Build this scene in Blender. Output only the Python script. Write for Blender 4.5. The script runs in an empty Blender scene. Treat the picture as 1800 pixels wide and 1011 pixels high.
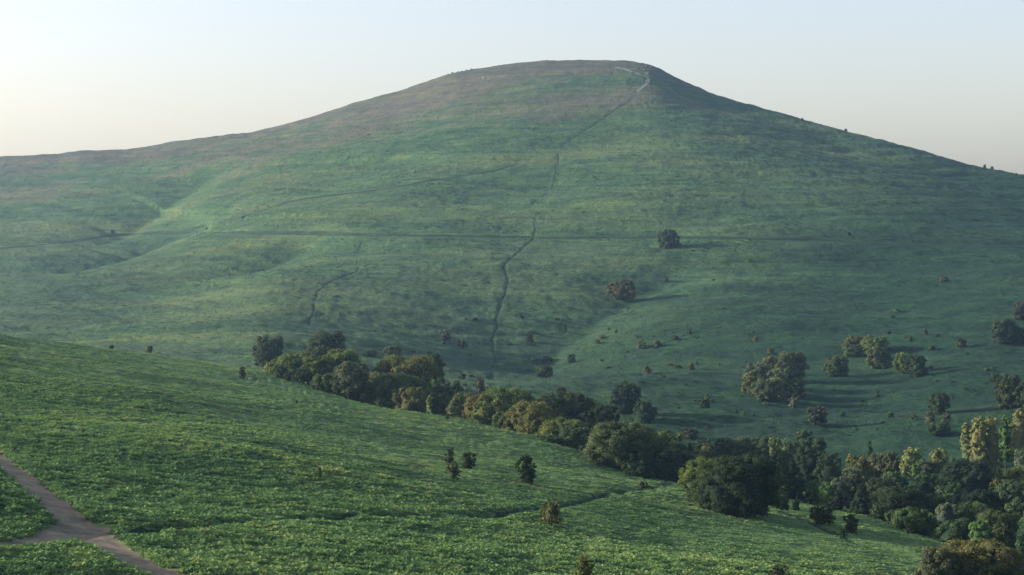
import bpy, math, random
import numpy as np
from mathutils import Vector

R = math.radians
random.seed(7)
rng = np.random.default_rng(7)

# ------------------------------------------------------------------ camera, sky, sun, exposure
F = 3359.0            # focal length in photo pixels (1800 wide), 30 degrees across
HOR = 420.0           # photo row of the horizon (camera is level, lens shifted down)
sc = bpy.context.scene
cam_d = bpy.data.cameras.new("camera")
cam_d.sensor_width = 36.0
cam_d.lens = 36.0 * F / 1800.0
cam_d.shift_y = -(505.5 - HOR) / 1800.0
cam_d.clip_start = 1.0
cam_d.clip_end = 20000.0
cam = bpy.data.objects.new("camera", cam_d)
cam.location = (0, 0, 0)
cam.rotation_euler = (R(90), 0, 0)
sc.collection.objects.link(cam)
sc.camera = cam

SUN_AZ = 83.0         # degrees to the left of the view direction
SUN_EL = 14.5
world = bpy.data.worlds.new("World")
sc.world = world
world.use_nodes = True
nt = world.node_tree
nt.nodes.clear()
sky = nt.nodes.new("ShaderNodeTexSky")
sky.sky_type = 'NISHITA'
sky.sun_disc = False
sky.sun_elevation = R(SUN_EL)
sky.sun_rotation = R(-SUN_AZ)
sky.altitude = 200
sky.air_density = 1.0
sky.dust_density = 3.0
sky.ozone_density = 1.7
bg = nt.nodes.new("ShaderNodeBackground")
bg.inputs["Strength"].default_value = 0.15
wo = nt.nodes.new("ShaderNodeOutputWorld")
tone = nt.nodes.new("ShaderNodeMix")        # colour multiply that takes green and blue out of the low-sun sky
tone.data_type = 'RGBA'; tone.blend_type = 'MULTIPLY'
tone.inputs[0].default_value = 1.0
tone.inputs[7].default_value = (1.0, 0.845, 0.85, 1)
nt.links.new(sky.outputs[0], tone.inputs[6])
nt.links.new(tone.outputs[2], bg.inputs[0])
nt.links.new(bg.outputs[0], wo.inputs[0])

sd = bpy.data.lights.new("sun", 'SUN')
sd.energy = 4.7
sd.angle = R(1.2)
sd.color = (1.0, 0.92, 0.79)
sun = bpy.data.objects.new("sun", sd)
sc.collection.objects.link(sun)
L = Vector((-math.sin(R(SUN_AZ)) * math.cos(R(SUN_EL)), math.cos(R(SUN_AZ)) * math.cos(R(SUN_EL)), math.sin(R(SUN_EL))))
sun.rotation_euler = (-L).to_track_quat('-Z', 'Y').to_euler()
sun.location = (-300, 50, 400)

sc.view_settings.view_transform = 'Standard'
sc.view_settings.look = 'None'
sc.view_settings.gamma = 1
sc.view_settings.exposure = 1.32
HAZE = 0.00008
sc.cycles.max_bounces = 4
sc.cycles.diffuse_bounces = 2
sc.cycles.glossy_bounces = 1
sc.cycles.transmission_bounces = 2
sc.cycles.volume_bounces = 1
sc.cycles.transparent_max_bounces = 4
sc.cycles.use_denoising = True

# ------------------------------------------------------------------ helpers
def _h(ix, iy, seed):
    n = (ix.astype(np.int64) * 374761393 + iy.astype(np.int64) * 668265263 + seed * 974634777) & 0xFFFFFFFF
    n = ((n ^ (n >> 13)) * 1274126177) & 0xFFFFFFFF
    return (n ^ (n >> 16)) & 0xFFFF

_ga = np.linspace(0, 2 * np.pi, 65536, endpoint=False)
_gx, _gy = np.cos(_ga), np.sin(_ga)

def noise(x, y, seed=0):
    ix, iy = np.floor(x), np.floor(y)
    fx, fy = x - ix, y - iy
    u = fx * fx * fx * (fx * (fx * 6 - 15) + 10)
    v = fy * fy * fy * (fy * (fy * 6 - 15) + 10)
    def g(dx, dy):
        k = _h(ix + dx, iy + dy, seed)
        return _gx[k] * (fx - dx) + _gy[k] * (fy - dy)
    a, b, c, d = g(0, 0), g(1, 0), g(0, 1), g(1, 1)
    return ((a + (b - a) * u) * (1 - v) + (c + (d - c) * u) * v) * 1.5

def smooth(e0, e1, x):
    t = np.clip((x - e0) / (e1 - e0), 0, 1)
    return t * t * (3 - 2 * t)

def table(pts, blur=12):
    p = np.array(pts, float)
    g = np.arange(-900, 2700, 2.0)
    v = np.interp(g, p[:, 0], p[:, 1])
    k = np.hanning(blur + 3)[1:-1]; k /= k.sum()
    m = len(k) // 2
    v = np.convolve(np.pad(v, m, mode='edge'), k, 'same')[m:-m]
    return lambda px: np.interp(px, g, v)

# ------------------------------------------------------------------ terrain shape
# the near hillside: a broad tilted field whose edge rolls over into the valley
near_sil = table([(-900, 545), (0, 588), (200, 612), (300, 625), (420, 645), (500, 668), (560, 688), (650, 712),
                  (700, 722), (780, 735), (850, 756), (930, 775), (1000, 796), (1080, 818), (1170, 842), (1300, 862),
                  (1400, 880), (1500, 905), (1570, 925), (1640, 946), (1800, 990), (2700, 1230)], 40)
A0, BX, CY, KR = 18.9, 0.16, 0.05, 0.0013
# the far hill: skyline, where it stands, its foot
far_sil = table([(-900, 320), (-200, 290), (0, 276), (100, 272), (140, 266), (220, 264), (262, 258), (300, 250), (350, 243),
                 (440, 233), (500, 219), (560, 202), (620, 182), (700, 161), (750, 143), (800, 127), (850, 119),
                 (900, 112), (960, 107), (1050, 106), (1100, 107), (1140, 113), (1160, 121), (1200, 142), (1260, 168),
                 (1330, 187), (1400, 207), (1480, 228), (1560, 248), (1640, 270), (1700, 289), (1800, 308), (2700, 470)], 6)
far_soft = table([(-900, 330), (-200, 300), (0, 280), (300, 240), (500, 205), (700, 165), (900, 130), (1050, 122), (1200, 140), (1400, 196),
                  (1600, 258), (1800, 312), (2700, 470)], 160)
far_D = table([(-900, 1700), (0, 1650), (500, 1560), (900, 1500), (1100, 1480), (1400, 1360), (1800, 1220), (2700, 1100)], 120)
foot_D = table([(-900, 640), (0, 600), (470, 560), (900, 520), (1250, 480), (1500, 455), (1725, 430), (2700, 400)], 120)
foot_py = table([(-900, 640), (0, 640), (470, 642), (900, 722), (1250, 788), (1500, 818), (1725, 806), (2700, 806)], 80)
PH = 1.33

def base_py(px, t):
    t = np.clip(t, 0, 1)
    pf = foot_py(px)
    k = smooth(0.70, 0.98, t)
    ps = far_soft(px) * (1 - k) + far_sil(px) * k
    return pf - (pf - ps) * (1 - (1 - t) ** PH)

def far_y_of_py(px, py):
    """distance along the view at which the un-gullied far hill shows at photo row py"""
    px = np.asarray(px, float); py = np.asarray(py, float)
    lo = np.zeros(px.shape); hi = np.full(px.shape, 0.99)
    for _ in range(22):
        mid = (lo + hi) / 2
        above = base_py(px, mid) > py
        lo = np.where(above, mid, lo); hi = np.where(above, hi, mid)
    return foot_D(px) + (far_D(px) - foot_D(px)) * lo

def near_y_of_py(px, py):
    u = (px - 900) / F
    s = (py - HOR) / F
    return A0 / np.maximum(s - BX * u - CY, 0.03)

def W(px, py, near=False):
    px = np.asarray(px, float); py = np.asarray(py, float)
    y = near_y_of_py(px, py) if near else far_y_of_py(px, py)
    return np.stack([(px - 900) / F * y, y], -1)

def WL(pts, near=False, step=6):
    """polyline given in photo coordinates -> dense world polyline on the hill"""
    p = np.array(pts, float)
    out = []
    for a, b in zip(p[:-1], p[1:]):
        n = max(1, int(np.hypot(*(b - a)) / step))
        for k in range(n):
            out.append(a + (b - a) * k / n)
    out.append(p[-1])
    out = np.array(out)
    for _ in range(3):
        out[1:-1] = (out[:-2] + out[1:-1] * 2 + out[2:]) / 4
    return W(out[:, 0], out[:, 1], near)

def dist_line(X, Y, line, maxd):
    """signed distance (positive on the left of the travel direction), position 0..1"""
    D = np.full(X.shape, 1e9); S = np.zeros(X.shape); T = np.zeros(X.shape)
    lo, hi = line.min(0) - maxd, line.max(0) + maxd
    m = (X > lo[0]) & (X < hi[0]) & (Y > lo[1]) & (Y < hi[1])
    if not m.any():
        return D, T
    x, y = X[m], Y[m]
    bd = np.full(x.shape, 1e9); bs = np.zeros(x.shape); bt = np.zeros(x.shape)
    n = len(line) - 1
    for i, (a, b) in enumerate(zip(line[:-1], line[1:])):
        ab = b - a
        l2 = max(ab @ ab, 1e-9)
        t = np.clip(((x - a[0]) * ab[0] + (y - a[1]) * ab[1]) / l2, 0, 1)
        dx, dy = x - a[0] - t * ab[0], y - a[1] - t * ab[1]
        d = np.hypot(dx, dy)
        k = d < bd
        bd[k] = d[k]; bs[k] = np.sign(ab[0] * dy - ab[1] * dx)[k]; bt[k] = (i + t[k]) / n
    D[m] = bd * np.where(bs == 0, 1, bs); T[m] = bt
    return D, T

# gullies: photo polyline, depth m, half width on the left (far) bank, half width on the right (near) bank
GULLIES = [
    ([(-120, 535), (0, 497), (70, 484), (130, 466), (220, 438), (300, 409), (380, 392), (450, 372)], 24, 80, 62),
    ([(60, 425), (130, 405), (193, 392), (242, 373), (303, 347), (350, 318), (430, 296)], 15, 80, 60),
    ([(340, 505), (400, 478), (460, 452), (520, 430), (600, 412)], 12, 45, 45),
    ([(225, 580), (270, 545), (310, 500), (350, 470)], 5, 45, 45),
    ([(868, 700), (866, 660), (870, 620), (866, 600), (875, 560), (890, 500), (882, 470), (935, 425), (940, 395),
      (935, 362), (975, 328), (980, 285), (1000, 248), (1060, 212), (1120, 175)], 5.5, 55, 45),
    ([(880, 660), (930, 612), (975, 577), (1020, 553), (1065, 528), (1110, 508), (1150, 488), (1185, 468), (1212, 448), (1240, 432)], 13, 65, 65),
    ([(1100, 420), (1160, 400), (1240, 380), (1300, 350)], 3, 40, 20),
    ([(690, 350), (700, 385), (640, 415), (628, 440), (632, 465), (612, 490), (555, 515), (553, 550), (543, 570), (552, 590)], 1.2, 25, 20),
    ([(1400, 228), (1450, 248), (1500, 268), (1580, 290), (1640, 306), (1700, 322), (1800, 350)], 3, 25, 50),
    ([(950, 300), (900, 330), (840, 350), (780, 372)], 4, 35, 40),
    ([(720, 270), (640, 300), (560, 325), (500, 340)], 4, 40, 60),
    ([(1280, 560), (1350, 520), (1430, 490), (1520, 470)], 3, 50, 30),
    ([(1500, 560), (1560, 520), (1640, 480), (1720, 440)], 4, 60, 35),
]
def gully_line(p, A):
    """world line of a valley whose bottom, A metres down, is seen along the given photo polyline"""
    base = WL(p)
    n = len(base)
    px = 900 + F * base[:, 0] / base[:, 1]
    T = np.linspace(0, 1, n)
    a = 0.0 if A > 30 else 0.62 * A
    D = (base[:, 1] - foot_D(px)) / (far_D(px) - foot_D(px))
    py = base_py(px, D) - 0.8 * a * F / base[:, 1]
    py = np.maximum(py, far_sil(px) + 4)
    q = W(px, py)
    q[:, 1] = np.maximum.accumulate(q[:, 1]) if q[-1, 1] > q[0, 1] else q[:, 1]
    for _ in range(10):
        q[1:-1] = (q[:-2] + q[1:-1] * 2 + q[2:]) / 4
    return q
GUL = [(gully_line(p, A), A, wl, wr) for p, A, wl, wr in GULLIES]

# trodden lines: photo polyline, width m, carve m
FAR_TRODS = [
    ([(-60, 441), (0, 436), (60, 431), (120, 425), (180, 416), (240, 410), (300, 408), (400, 408), (500, 409), (600, 411), (700, 413),
      (800, 414), (900, 415), (940, 416), (1000, 418), (1100, 416), (1180, 416), (1250, 417), (1330, 418), (1400, 419), (1470, 421), (1540, 427), (1620, 430), (1700, 431),
      (1800, 433), (1860, 435)], 4.2, 0.6),
    ([(300, 410), (350, 398), (400, 386), (450, 374), (500, 355), (560, 345), (620, 339), (700, 328), (750, 318), (790, 312),
      (840, 304), (880, 297), (915, 286)], 3.4, 0.6),
    ([(1003, 246), (1014, 238), (1040, 222), (1070, 200), (1100, 182), (1120, 168)], 1.4, 0.4),
]
FAR_GULLY_BEDS = [
    ([(934, 362), (946, 350), (965, 337), (975, 325), (973, 315), (976, 300), (983, 284), (981, 268), (988, 255), (1005, 243)], 0.65, 0.35),
    ([(942, 383), (943, 392), (939, 402), (940, 415), (932, 425), (915, 440), (900, 452), (884, 468), (890, 480), (894, 490), (889, 500), (889, 515), (880, 535), (875, 552),
      (870, 565), (876, 574), (867, 583), (865, 600), (868, 618), (871, 630), (866, 645), (869, 656), (862, 668), (866, 690)], 0.6, 0.35),
    ([(640, 416), (637, 428), (628, 440), (631, 455), (634, 465), (630, 477), (600, 488), (575, 498), (555, 513), (556, 525), (553, 545), (546, 558),
      (541, 570), (552, 584)], 0.45, 0.3),
]
PALE_PATHS = [
    ([(1058, 110), (1080, 118), (1100, 124), (1122, 129), (1135, 136), (1148, 139), (1136, 144), (1131, 154), (1120, 162), (1108, 174)], 3.0, 0.2),
    ([(1148, 139), (1165, 143), (1176, 158), (1195, 171), (1230, 184)], 1.6, 0.2),
]
NEAR_TRODS = [
    ([(200, 940), (262, 931), (340, 928), (400, 919), (450, 917), (520, 914), (560, 911), (620, 907), (690, 906), (760, 909), (820, 908), (880, 902), (930, 893), (985, 889), (1030, 880), (1060, 868), (1100, 863), (1150, 855), (1180, 852)], 1.15, 0.9),
    ([(1195, 903), (1225, 907), (1260, 912)], 1.3, 0.4),
    ([(1370, 900), (1400, 908), (1440, 925), (1480, 945), (1530, 965)], 1.2, 0.45),
    ([(1030, 940), (1080, 950), (1130, 962), (1190, 970)], 0.9, 0.5),
]
TRACK = [
    # (photo polyline of the middle, widths in m along it)
    ([(-60, 760), (0, 806), (40, 838), (75, 868), (110, 896), (150, 930), (195, 962), (250, 992), (310, 1016), (400, 1050), (520, 1110)],
     [2.0, 2.2, 2.5, 2.8, 3.1, 3.6, 3.2, 3.1, 3.1, 3.1, 3.1]),
    ([(-80, 962), (0, 958), (50, 952), (90, 944), (128, 930), (160, 918)], [2.2, 2.2, 2.4, 2.8, 3.6, 3.8]),
]
_cols = {}
def ray_y(px, py, far):
    """distance at which the ground shows at (px, py)"""
    key = (round(px), far)
    if key not in _cols:
        D0 = float(foot_D(px))
        ys = np.arange(D0 - 45, float(far_D(px)) + 5, 0.8) if far else np.arange(75, D0 - 30, 0.25)
        u = (px - 900) / F
        z = terrain(ys * u, ys, False)
        _cols[key] = (ys, HOR - z / ys * F)
    ys, pp = _cols[key]
    k = np.nonzero(pp <= py)[0]
    return float(ys[k[0]]) if len(k) else float(ys[np.argmin(pp)])

def WR(pts, far=True, step=6, wig=0.0):
    """polyline in photo coordinates -> world polyline on the shaped ground"""
    p = np.array(pts, float)
    out = []
    for a, b in zip(p[:-1], p[1:]):
        n = max(1, int(np.hypot(*(b - a)) / step))
        for k in range(n):
            out.append(a + (b - a) * k / n)
    out.append(p[-1])
    out = np.array(out)
    for _ in range(3):
        out[1:-1] = (out[:-2] + out[1:-1] * 2 + out[2:]) / 4
    if wig:
        k = np.arange(len(out))
        out[:, 0] += wig * noise(k / 1.7, k * 0.0, 5) + wig * noise(k / 4.0, k * 0.0, 6)
    ys = np.array([ray_y(x, y, far) for x, y in out])
    xs = (out[:, 0] - 900) / F * ys
    l = np.stack([xs, ys], -1)
    cut = [0] + [i + 1 for i in range(len(l) - 1) if abs(ys[i + 1] - ys[i]) > (9 if far else 40)] + [len(l)]
    parts = [l[a:b] for a, b in zip(cut[:-1], cut[1:]) if b - a >= 4]
    for q in parts:
        for _ in range(2):
            q[1:-1] = (q[:-2] + q[1:-1] * 2 + q[2:]) / 4
    return parts
fT = []; fG = []; fP = []; nT = []; TR = []

def terrain(X, Y, detail=True):
    X = np.asarray(X, float); Y = np.asarray(Y, float)
    th = np.arctan2(X, Y)
    thc = np.clip(th, -R(24), R(24))
    r = np.hypot(X, Y)
    yd = r * np.cos(thc)
    u = np.tan(thc)
    px = 900 + F * u
    # near hillside
    c = BX * u + CY
    q = np.maximum((near_sil(px) - HOR) / F - c, 0.03)
    r0 = (A0 - q * q / (4 * KR)) / q
    plane = -A0 - BX * np.clip(X, -450, 450) - CY * np.clip(Y, -350, 700)
    e = np.maximum(yd - r0, 0)
    cap = 120.0
    roll = np.where(e < cap, KR * e * e, KR * cap * cap + 2 * KR * cap * (e - cap))
    fade = smooth(R(26), R(50), np.abs(th))
    near = plane - roll * (1 - fade) - fade * smooth(350, 1200, r) * 70
    # far hill
    Df, Dc, pf, ps = foot_D(px), far_D(px), foot_py(px), far_sil(px)
    t = (yd - Df) / (Dc - Df)
    tc = np.clip(t, 0, 1)
    py = base_py(px, tc)
    zin = yd * (HOR - py) / F
    zf = Df * (HOR - pf) / F
    zc = Dc * (HOR - ps) / F
    b = np.maximum(yd - Dc, 0)
    zb = zc + b * (HOR - ps) / F - np.where(b < 120, 0.0012 * b * b, 0.0012 * 14400 + 0.288 * (b - 120))
    far = np.where(t < 0, zf - 0.06 * (Df - yd), np.where(t > 1, zb, zin))
    far = far * (1 - fade) - 62 * fade
    rel = np.zeros(X.shape)
    on_far = smooth(0.0, 0.06, t) * (1 - smooth(0.93, 1.0, t) * 0.75)
    for ln, A, wl, wr in GUL:
        D, T = dist_line(X, Y, ln, 3.2 * max(wl, wr))
        if A > 10:      # steep sided valleys come to a crease
            prof = np.where(D > 0, np.exp(-1.25 * np.sqrt(D * D + 4) / wl), np.exp(-1.25 * np.sqrt(D * D + 4) / wr))
        else:
            prof = np.where(D > 0, np.exp(-(D / wl) ** 2), np.exp(-(D / wr) ** 2))
        prof[np.abs(D) > 1e8] = 0
        prof *= 1 - smooth(2.2, 3.2, np.abs(D) / max(wl, wr))
        ends = smooth(0, 0.1, T) * (1 - smooth(0.70, 1.0, T))
        rel -= A * prof * ends
    wx = X + 25 * noise(X / 130, Y / 130, 5)
    wy = Y + 25 * noise(X / 130, Y / 130, 6)
    rel += 3.2 * noise(wx / 210, wy / 100, 1) + 1.3 * noise(wx / 120 + wy / 300, wy / 34, 2) + 0.35 * noise(wx / 40, wy / 15, 3)
    zt = zin + 1.5 * noise(X / 90, Y / 60, 8)
    rel += 0.85 * noise(X / 130, zt / 3.4, 12) + 0.45 * noise(X / 70, zt / 1.6, 13) + 0.22 * noise(X / 35, zt / 0.8, 14)
    far = far + rel * on_far
    far = np.maximum(far, -400)
    # valley floor
    floor = -63 + 2 * noise(X / 150, Y / 150, 11) - 10 * smooth(700, 3000, r)
    nr = 1.3 * noise(X / 70, Y / 55, 21) + 0.5 * noise(X / 24, Y / 17, 22)
    near = near + nr * smooth(60, 110, r)
    def smax(a, b, w):
        m = np.maximum(a, b); d = np.abs(a - b)
        return m + w * np.log1p(np.exp(-d / w))
    z = smax(smax(near, far, 1.2), floor, 1.5)
    if not detail:
        return z
    isfar = smooth(-6, 6, yd - (Df - 35))
    # flattening along paths
    flat = np.ones(X.shape); sink = np.zeros(X.shape)
    for ln, w, cv, _i in fT + fG + fP:
        D, T = dist_line(X, Y, ln, 14)
        D = np.abs(D)
        flat *= smooth(w * 0.5, w * 1.6 + 1.5, D)
        sink -= cv * np.exp(-(D / (w * 0.8)) ** 2)
    for ln, w, cv, _i in nT:
        D, T = dist_line(X, Y, ln, 8)
        D = np.abs(D)
        wob = w * (0.75 + 0.5 * noise(X / 3, Y / 6, 77))
        sink -= cv * np.exp(-(D / wob) ** 2) * (0.7 + 0.6 * noise(X / 6, Y / 6, 78)) * smooth(0, 0.05, T) * (1 - smooth(0.95, 1, T))
    for ln, ws in TR:
        D, T = dist_line(X, Y, ln, 8)
        D = np.abs(D)
        w = np.interp(T, np.linspace(0, 1, len(ws)), ws) / 2
        flat *= smooth(0.9, 2.2, D / np.maximum(w, 0.1))
        sink -= 0.22 * (1 - smooth(0.85, 1.35, D / np.maximum(w, 0.1)))
    fine_far = 0.55 * noise(X / 17, Y / 8, 31) + 0.32 * noise(X / 7, Y / 4.5, 32) + 0.2 * noise(X / 3.2, Y / 3.0, 33)
    fine_near = 0.22 * noise(X / 7, Y / 5, 41) + 0.16 * noise(X / 2.6, Y / 2.2, 42) + 0.08 * noise(X / 1.1, Y / 1.1, 43)
    return z + (fine_far * isfar + fine_near * (1 - isfar)) * flat + sink

fT += [(q, w, c, i) for i, (p, w, c) in enumerate(FAR_TRODS) for q in WR(p)]
fG += [(q, w, c, i) for i, (p, w, c) in enumerate(FAR_GULLY_BEDS) for q in WR(p, True, 4, 4.5)]
fP += [(q, w, c, i) for i, (p, w, c) in enumerate(PALE_PATHS) for q in WR(p)]
nT += [(q, w, c, i) for i, (p, w, c) in enumerate(NEAR_TRODS) for q in WR(p, False)]
def width_along(pts, ws, line_n):
    p = np.array(pts, float)
    s = np.r_[0, np.cumsum(np.hypot(*(p[1:] - p[:-1]).T))]
    return np.interp(np.linspace(0, s[-1], line_n), s, ws)
for p, ws in TRACK:
    ln = max(WR(p, False, 5), key=len)
    TR.append((ln, width_along(p, ws, len(ln))))


# ------------------------------------------------------------------ materials
def new_mat(name):
    m = bpy.data.materials.new(name)
    m.use_nodes = True
    n = m.node_tree
    n.nodes.clear()
    out = n.nodes.new("ShaderNodeOutputMaterial")
    return m, n, out

def N(n, t, **kw):
    x = n.nodes.new(t)
    for k, v in kw.items():
        setattr(x, k, v)
    return x

def ramp(n, src, stops):
    r_ = n.nodes.new("ShaderNodeValToRGB")
    el = r_.color_ramp.elements
    while len(el) > 1:
        el.remove(el[-1])
    for i, (p, c) in enumerate(stops):
        e = el[0] if i == 0 else el.new(p)
        e.position = p
        e.color = (*c, 1) if len(c) == 3 else c
    n.links.new(src, r_.inputs[0])
    return r_.outputs[0]

def noise_node(n, vec, scale, detail=4, rough=0.55):
    t = n.nodes.new("ShaderNodeTexNoise")
    t.inputs["Scale"].default_value = scale
    t.inputs["Detail"].default_value = detail
    t.inputs["Roughness"].default_value = rough
    n.links.new(vec, t.inputs["Vector"])
    return t.outputs[0]

def mapping(n, src, scale):
    m = n.nodes.new("ShaderNodeMapping")
    m.inputs["Scale"].default_value = scale
    n.links.new(src, m.inputs[0])
    return m.outputs[0]

def mixc(n, fac, a, b, mode='MIX'):
    m = n.nodes.new("ShaderNodeMix")
    m.data_type = 'RGBA'; m.blend_type = mode
    for v, i in ((fac, 0), (a, 6), (b, 7)):
        if isinstance(v, (int, float)):
            m.inputs[i].default_value = v
        elif isinstance(v, tuple):
            m.inputs[i].default_value = (*v, 1)
        else:
            n.links.new(v, m.inputs[i])
    return m.outputs[2]

def math_node(n, op, a, b=None, clamp=False):
    m = n.nodes.new("ShaderNodeMath")
    m.operation = op; m.use_clamp = clamp
    for v, i in ((a, 0), (b, 1)):
        if v is None: continue
        if isinstance(v, (int, float)): m.inputs[i].default_value = v
        else: n.links.new(v, m.inputs[i])
    return m.outputs[0]

def bump(n, h, strength, dist):
    b = n.nodes.new("ShaderNodeBump")
    b.inputs["Strength"].default_value = strength
    b.inputs["Distance"].default_value = dist
    n.links.new(h, b.inputs["Height"])
    return b.outputs[0]

def diffuse_out(n, out, col, normal=None, rough=0.9, spec=0.15):
    p = n.nodes.new("ShaderNodeBsdfPrincipled")
    if isinstance(col, tuple): p.inputs["Base Color"].default_value = (*col, 1)
    else: n.links.new(col, p.inputs["Base Color"])
    p.inputs["Roughness"].default_value = rough
    p.inputs["Specular IOR Level"].default_value = spec
    if normal is not None: n.links.new(normal, p.inputs["Normal"])
    n.links.new(p.outputs[0], out.inputs[0])
    return p

def far_material():
    m, n, out = new_mat("far hill grass")
    pos = N(n, "ShaderNodeNewGeometry").outputs["Position"]
    sep = N(n, "ShaderNodeSeparateXYZ"); n.links.new(pos, sep.inputs[0])
    flatp = mapping(n, pos, (1, 2.2, 2.2))
    n1 = noise_node(n, mapping(n, pos, (0.008, 0.02, 0.02)), 1, 5)
    n2 = noise_node(n, flatp, 0.055, 6, 0.6)
    n3 = noise_node(n, mapping(n, pos, (0.55, 1.6, 1.6)), 0.5, 5, 0.7)
    green = ramp(n, n2, [(0.3, (0.021, 0.057, 0.031)), (0.5, (0.036, 0.081, 0.039)), (0.72, (0.062, 0.112, 0.045))])
    green = mixc(n, ramp(n, n1, [(0.46, (0, 0, 0)), (0.7, (1, 1, 1))]), green, (0.074, 0.112, 0.048))
    heath = ramp(n, n2, [(0.3, (0.050, 0.052, 0.050)), (0.5, (0.074, 0.072, 0.060)), (0.72, (0.100, 0.096, 0.066))])
    hz = math_node(n, 'MULTIPLY_ADD', sep.outputs[2], 1 / 70.0)
    hz.node.inputs[2].default_value = -0.95
    hx = math_node(n, 'MULTIPLY', sep.outputs[0], -1 / 520.0)
    k = math_node(n, 'ADD', hz, hx)
    k = math_node(n, 'ADD', k, math_node(n, 'MULTIPLY_ADD', n1, 3.0)); 
    k.node.inputs[1].default_value = 0
    # assemble explicitly: (height term + side term + patchiness)
    nn = math_node(n, 'MULTIPLY', math_node(n, 'SUBTRACT', n1, 0.5), 2.6)
    nn2 = math_node(n, 'MULTIPLY', math_node(n, 'SUBTRACT', n2, 0.5), 1.6)
    k = math_node(n, 'ADD', math_node(n, 'ADD', hz, hx), math_node(n, 'ADD', nn, nn2), )
    low_shade = math_node(n, 'MULTIPLY_ADD', sep.outputs[2], -1 / 40.0)  # paints valley shade, along with darker low bracken, into the lower right grass
    low_shade.node.inputs[2].default_value = -0.65
    low_shade = math_node(n, 'ADD', low_shade, math_node(n, 'MULTIPLY', math_node(n, 'SUBTRACT', n1, 0.5), 2.0))
    low_shade = math_node(n, 'ADD', low_shade, math_node(n, 'MULTIPLY', sep.outputs[0], 1 / 110.0))
    green = mixc(n, ramp(n, low_shade, [(0.3, (0, 0, 0)), (1.0, (1, 1, 1))]), green, mixc(n, 1.0, green, (0.28, 0.47, 0.53), 'MULTIPLY'))
    kk = ramp(n, k, [(0.1, (0, 0, 0)), (0.75, (0.9, 0.9, 0.9))])
    col = mixc(n, kk, green, heath)
    n4 = noise_node(n, mapping(n, pos, (0.012, 0.010, 0.32)), 1, 4, 0.65)
    n5 = noise_node(n, mapping(n, pos, (0.05, 0.03, 1.1)), 1, 3, 0.65)
    col = mixc(n, 1.0, col, ramp(n, n4, [(0.36, (0.82, 0.85, 0.90)), (0.5, (1, 1, 1)), (0.64, (1.28, 1.2, 0.98))]), 'MULTIPLY')
    col = mixc(n, 1.0, col, ramp(n, n5, [(0.36, (0.82, 0.84, 0.88)), (0.5, (1, 1, 1)), (0.64, (1.18, 1.14, 1.02))]), 'MULTIPLY')
    col = mixc(n, 1.0, col, ramp(n, n3, [(0.32, (0.76, 0.78, 0.80)), (0.5, (1, 1, 1)), (0.68, (1.26, 1.2, 1.06))]), 'MULTIPLY')
    h = math_node(n, 'ADD', noise_node(n, mapping(n, pos, (1, 1.6, 1.6)), 0.45, 5, 0.65), math_node(n, 'MULTIPLY', noise_node(n, pos, 1.7, 3), 0.35))
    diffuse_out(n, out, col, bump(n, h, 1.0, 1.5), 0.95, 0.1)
    return m

def near_material():
    m, n, out = new_mat("near field grass")
    pos = N(n, "ShaderNodeNewGeometry").outputs["Position"]
    flatp = mapping(n, pos, (1, 1.5, 1.5))
    n1 = noise_node(n, flatp, 0.03, 4)
    n2 = noise_node(n, flatp, 0.35, 6, 0.65)
    col = ramp(n, n2, [(0.3, (0.046, 0.095, 0.036)), (0.5, (0.080, 0.150, 0.052)), (0.7, (0.125, 0.195, 0.064))])
    col = mixc(n, ramp(n, n1, [(0.45, (0, 0, 0)), (0.68, (0.6, 0.6, 0.6))]), col, (0.085, 0.115, 0.034))
    h = noise_node(n, pos, 1.6, 5, 0.65)
    diffuse_out(n, out, col, bump(n, h, 1.0, 0.35), 0.95, 0.1)
    return m

def earth_material(name, a, b, scale=1.2, bd=0.05):
    m, n, out = new_mat(name)
    pos = N(n, "ShaderNodeNewGeometry").outputs["Position"]
    n1 = noise_node(n, pos, scale, 6, 0.65)
    n2 = noise_node(n, pos, scale * 0.2, 3)
    col = mixc(n, ramp(n, n1, [(0.35, (0, 0, 0)), (0.65, (1, 1, 1))]), a, b)
    col = mixc(n, 1.0, col, ramp(n, n2, [(0.35, (0.7, 0.72, 0.7)), (0.65, (1.15, 1.12, 1.1))]), 'MULTIPLY')
    diffuse_out(n, out, col, bump(n, n1, 0.8, bd), 0.95, 0.1)
    return m

def leaf_material(name="foliage", transl=0.25):
    m, n, out = new_mat(name)
    oi = N(n, "ShaderNodeObjectInfo")
    at = N(n, "ShaderNodeAttribute"); at.attribute_name = "tint"
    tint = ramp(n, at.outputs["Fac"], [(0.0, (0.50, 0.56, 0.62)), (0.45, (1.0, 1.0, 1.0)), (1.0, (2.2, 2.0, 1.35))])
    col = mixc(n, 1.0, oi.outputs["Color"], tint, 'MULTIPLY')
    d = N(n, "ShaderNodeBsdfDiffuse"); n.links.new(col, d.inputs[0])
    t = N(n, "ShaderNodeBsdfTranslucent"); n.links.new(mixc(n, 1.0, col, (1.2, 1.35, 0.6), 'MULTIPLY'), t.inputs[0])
    mx = N(n, "ShaderNodeMixShader"); mx.inputs[0].default_value = transl
    n.links.new(d.outputs[0], mx.inputs[1]); n.links.new(t.outputs[0], mx.inputs[2])
    n.links.new(mx.outputs[0], out.inputs[0])
    return m

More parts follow.
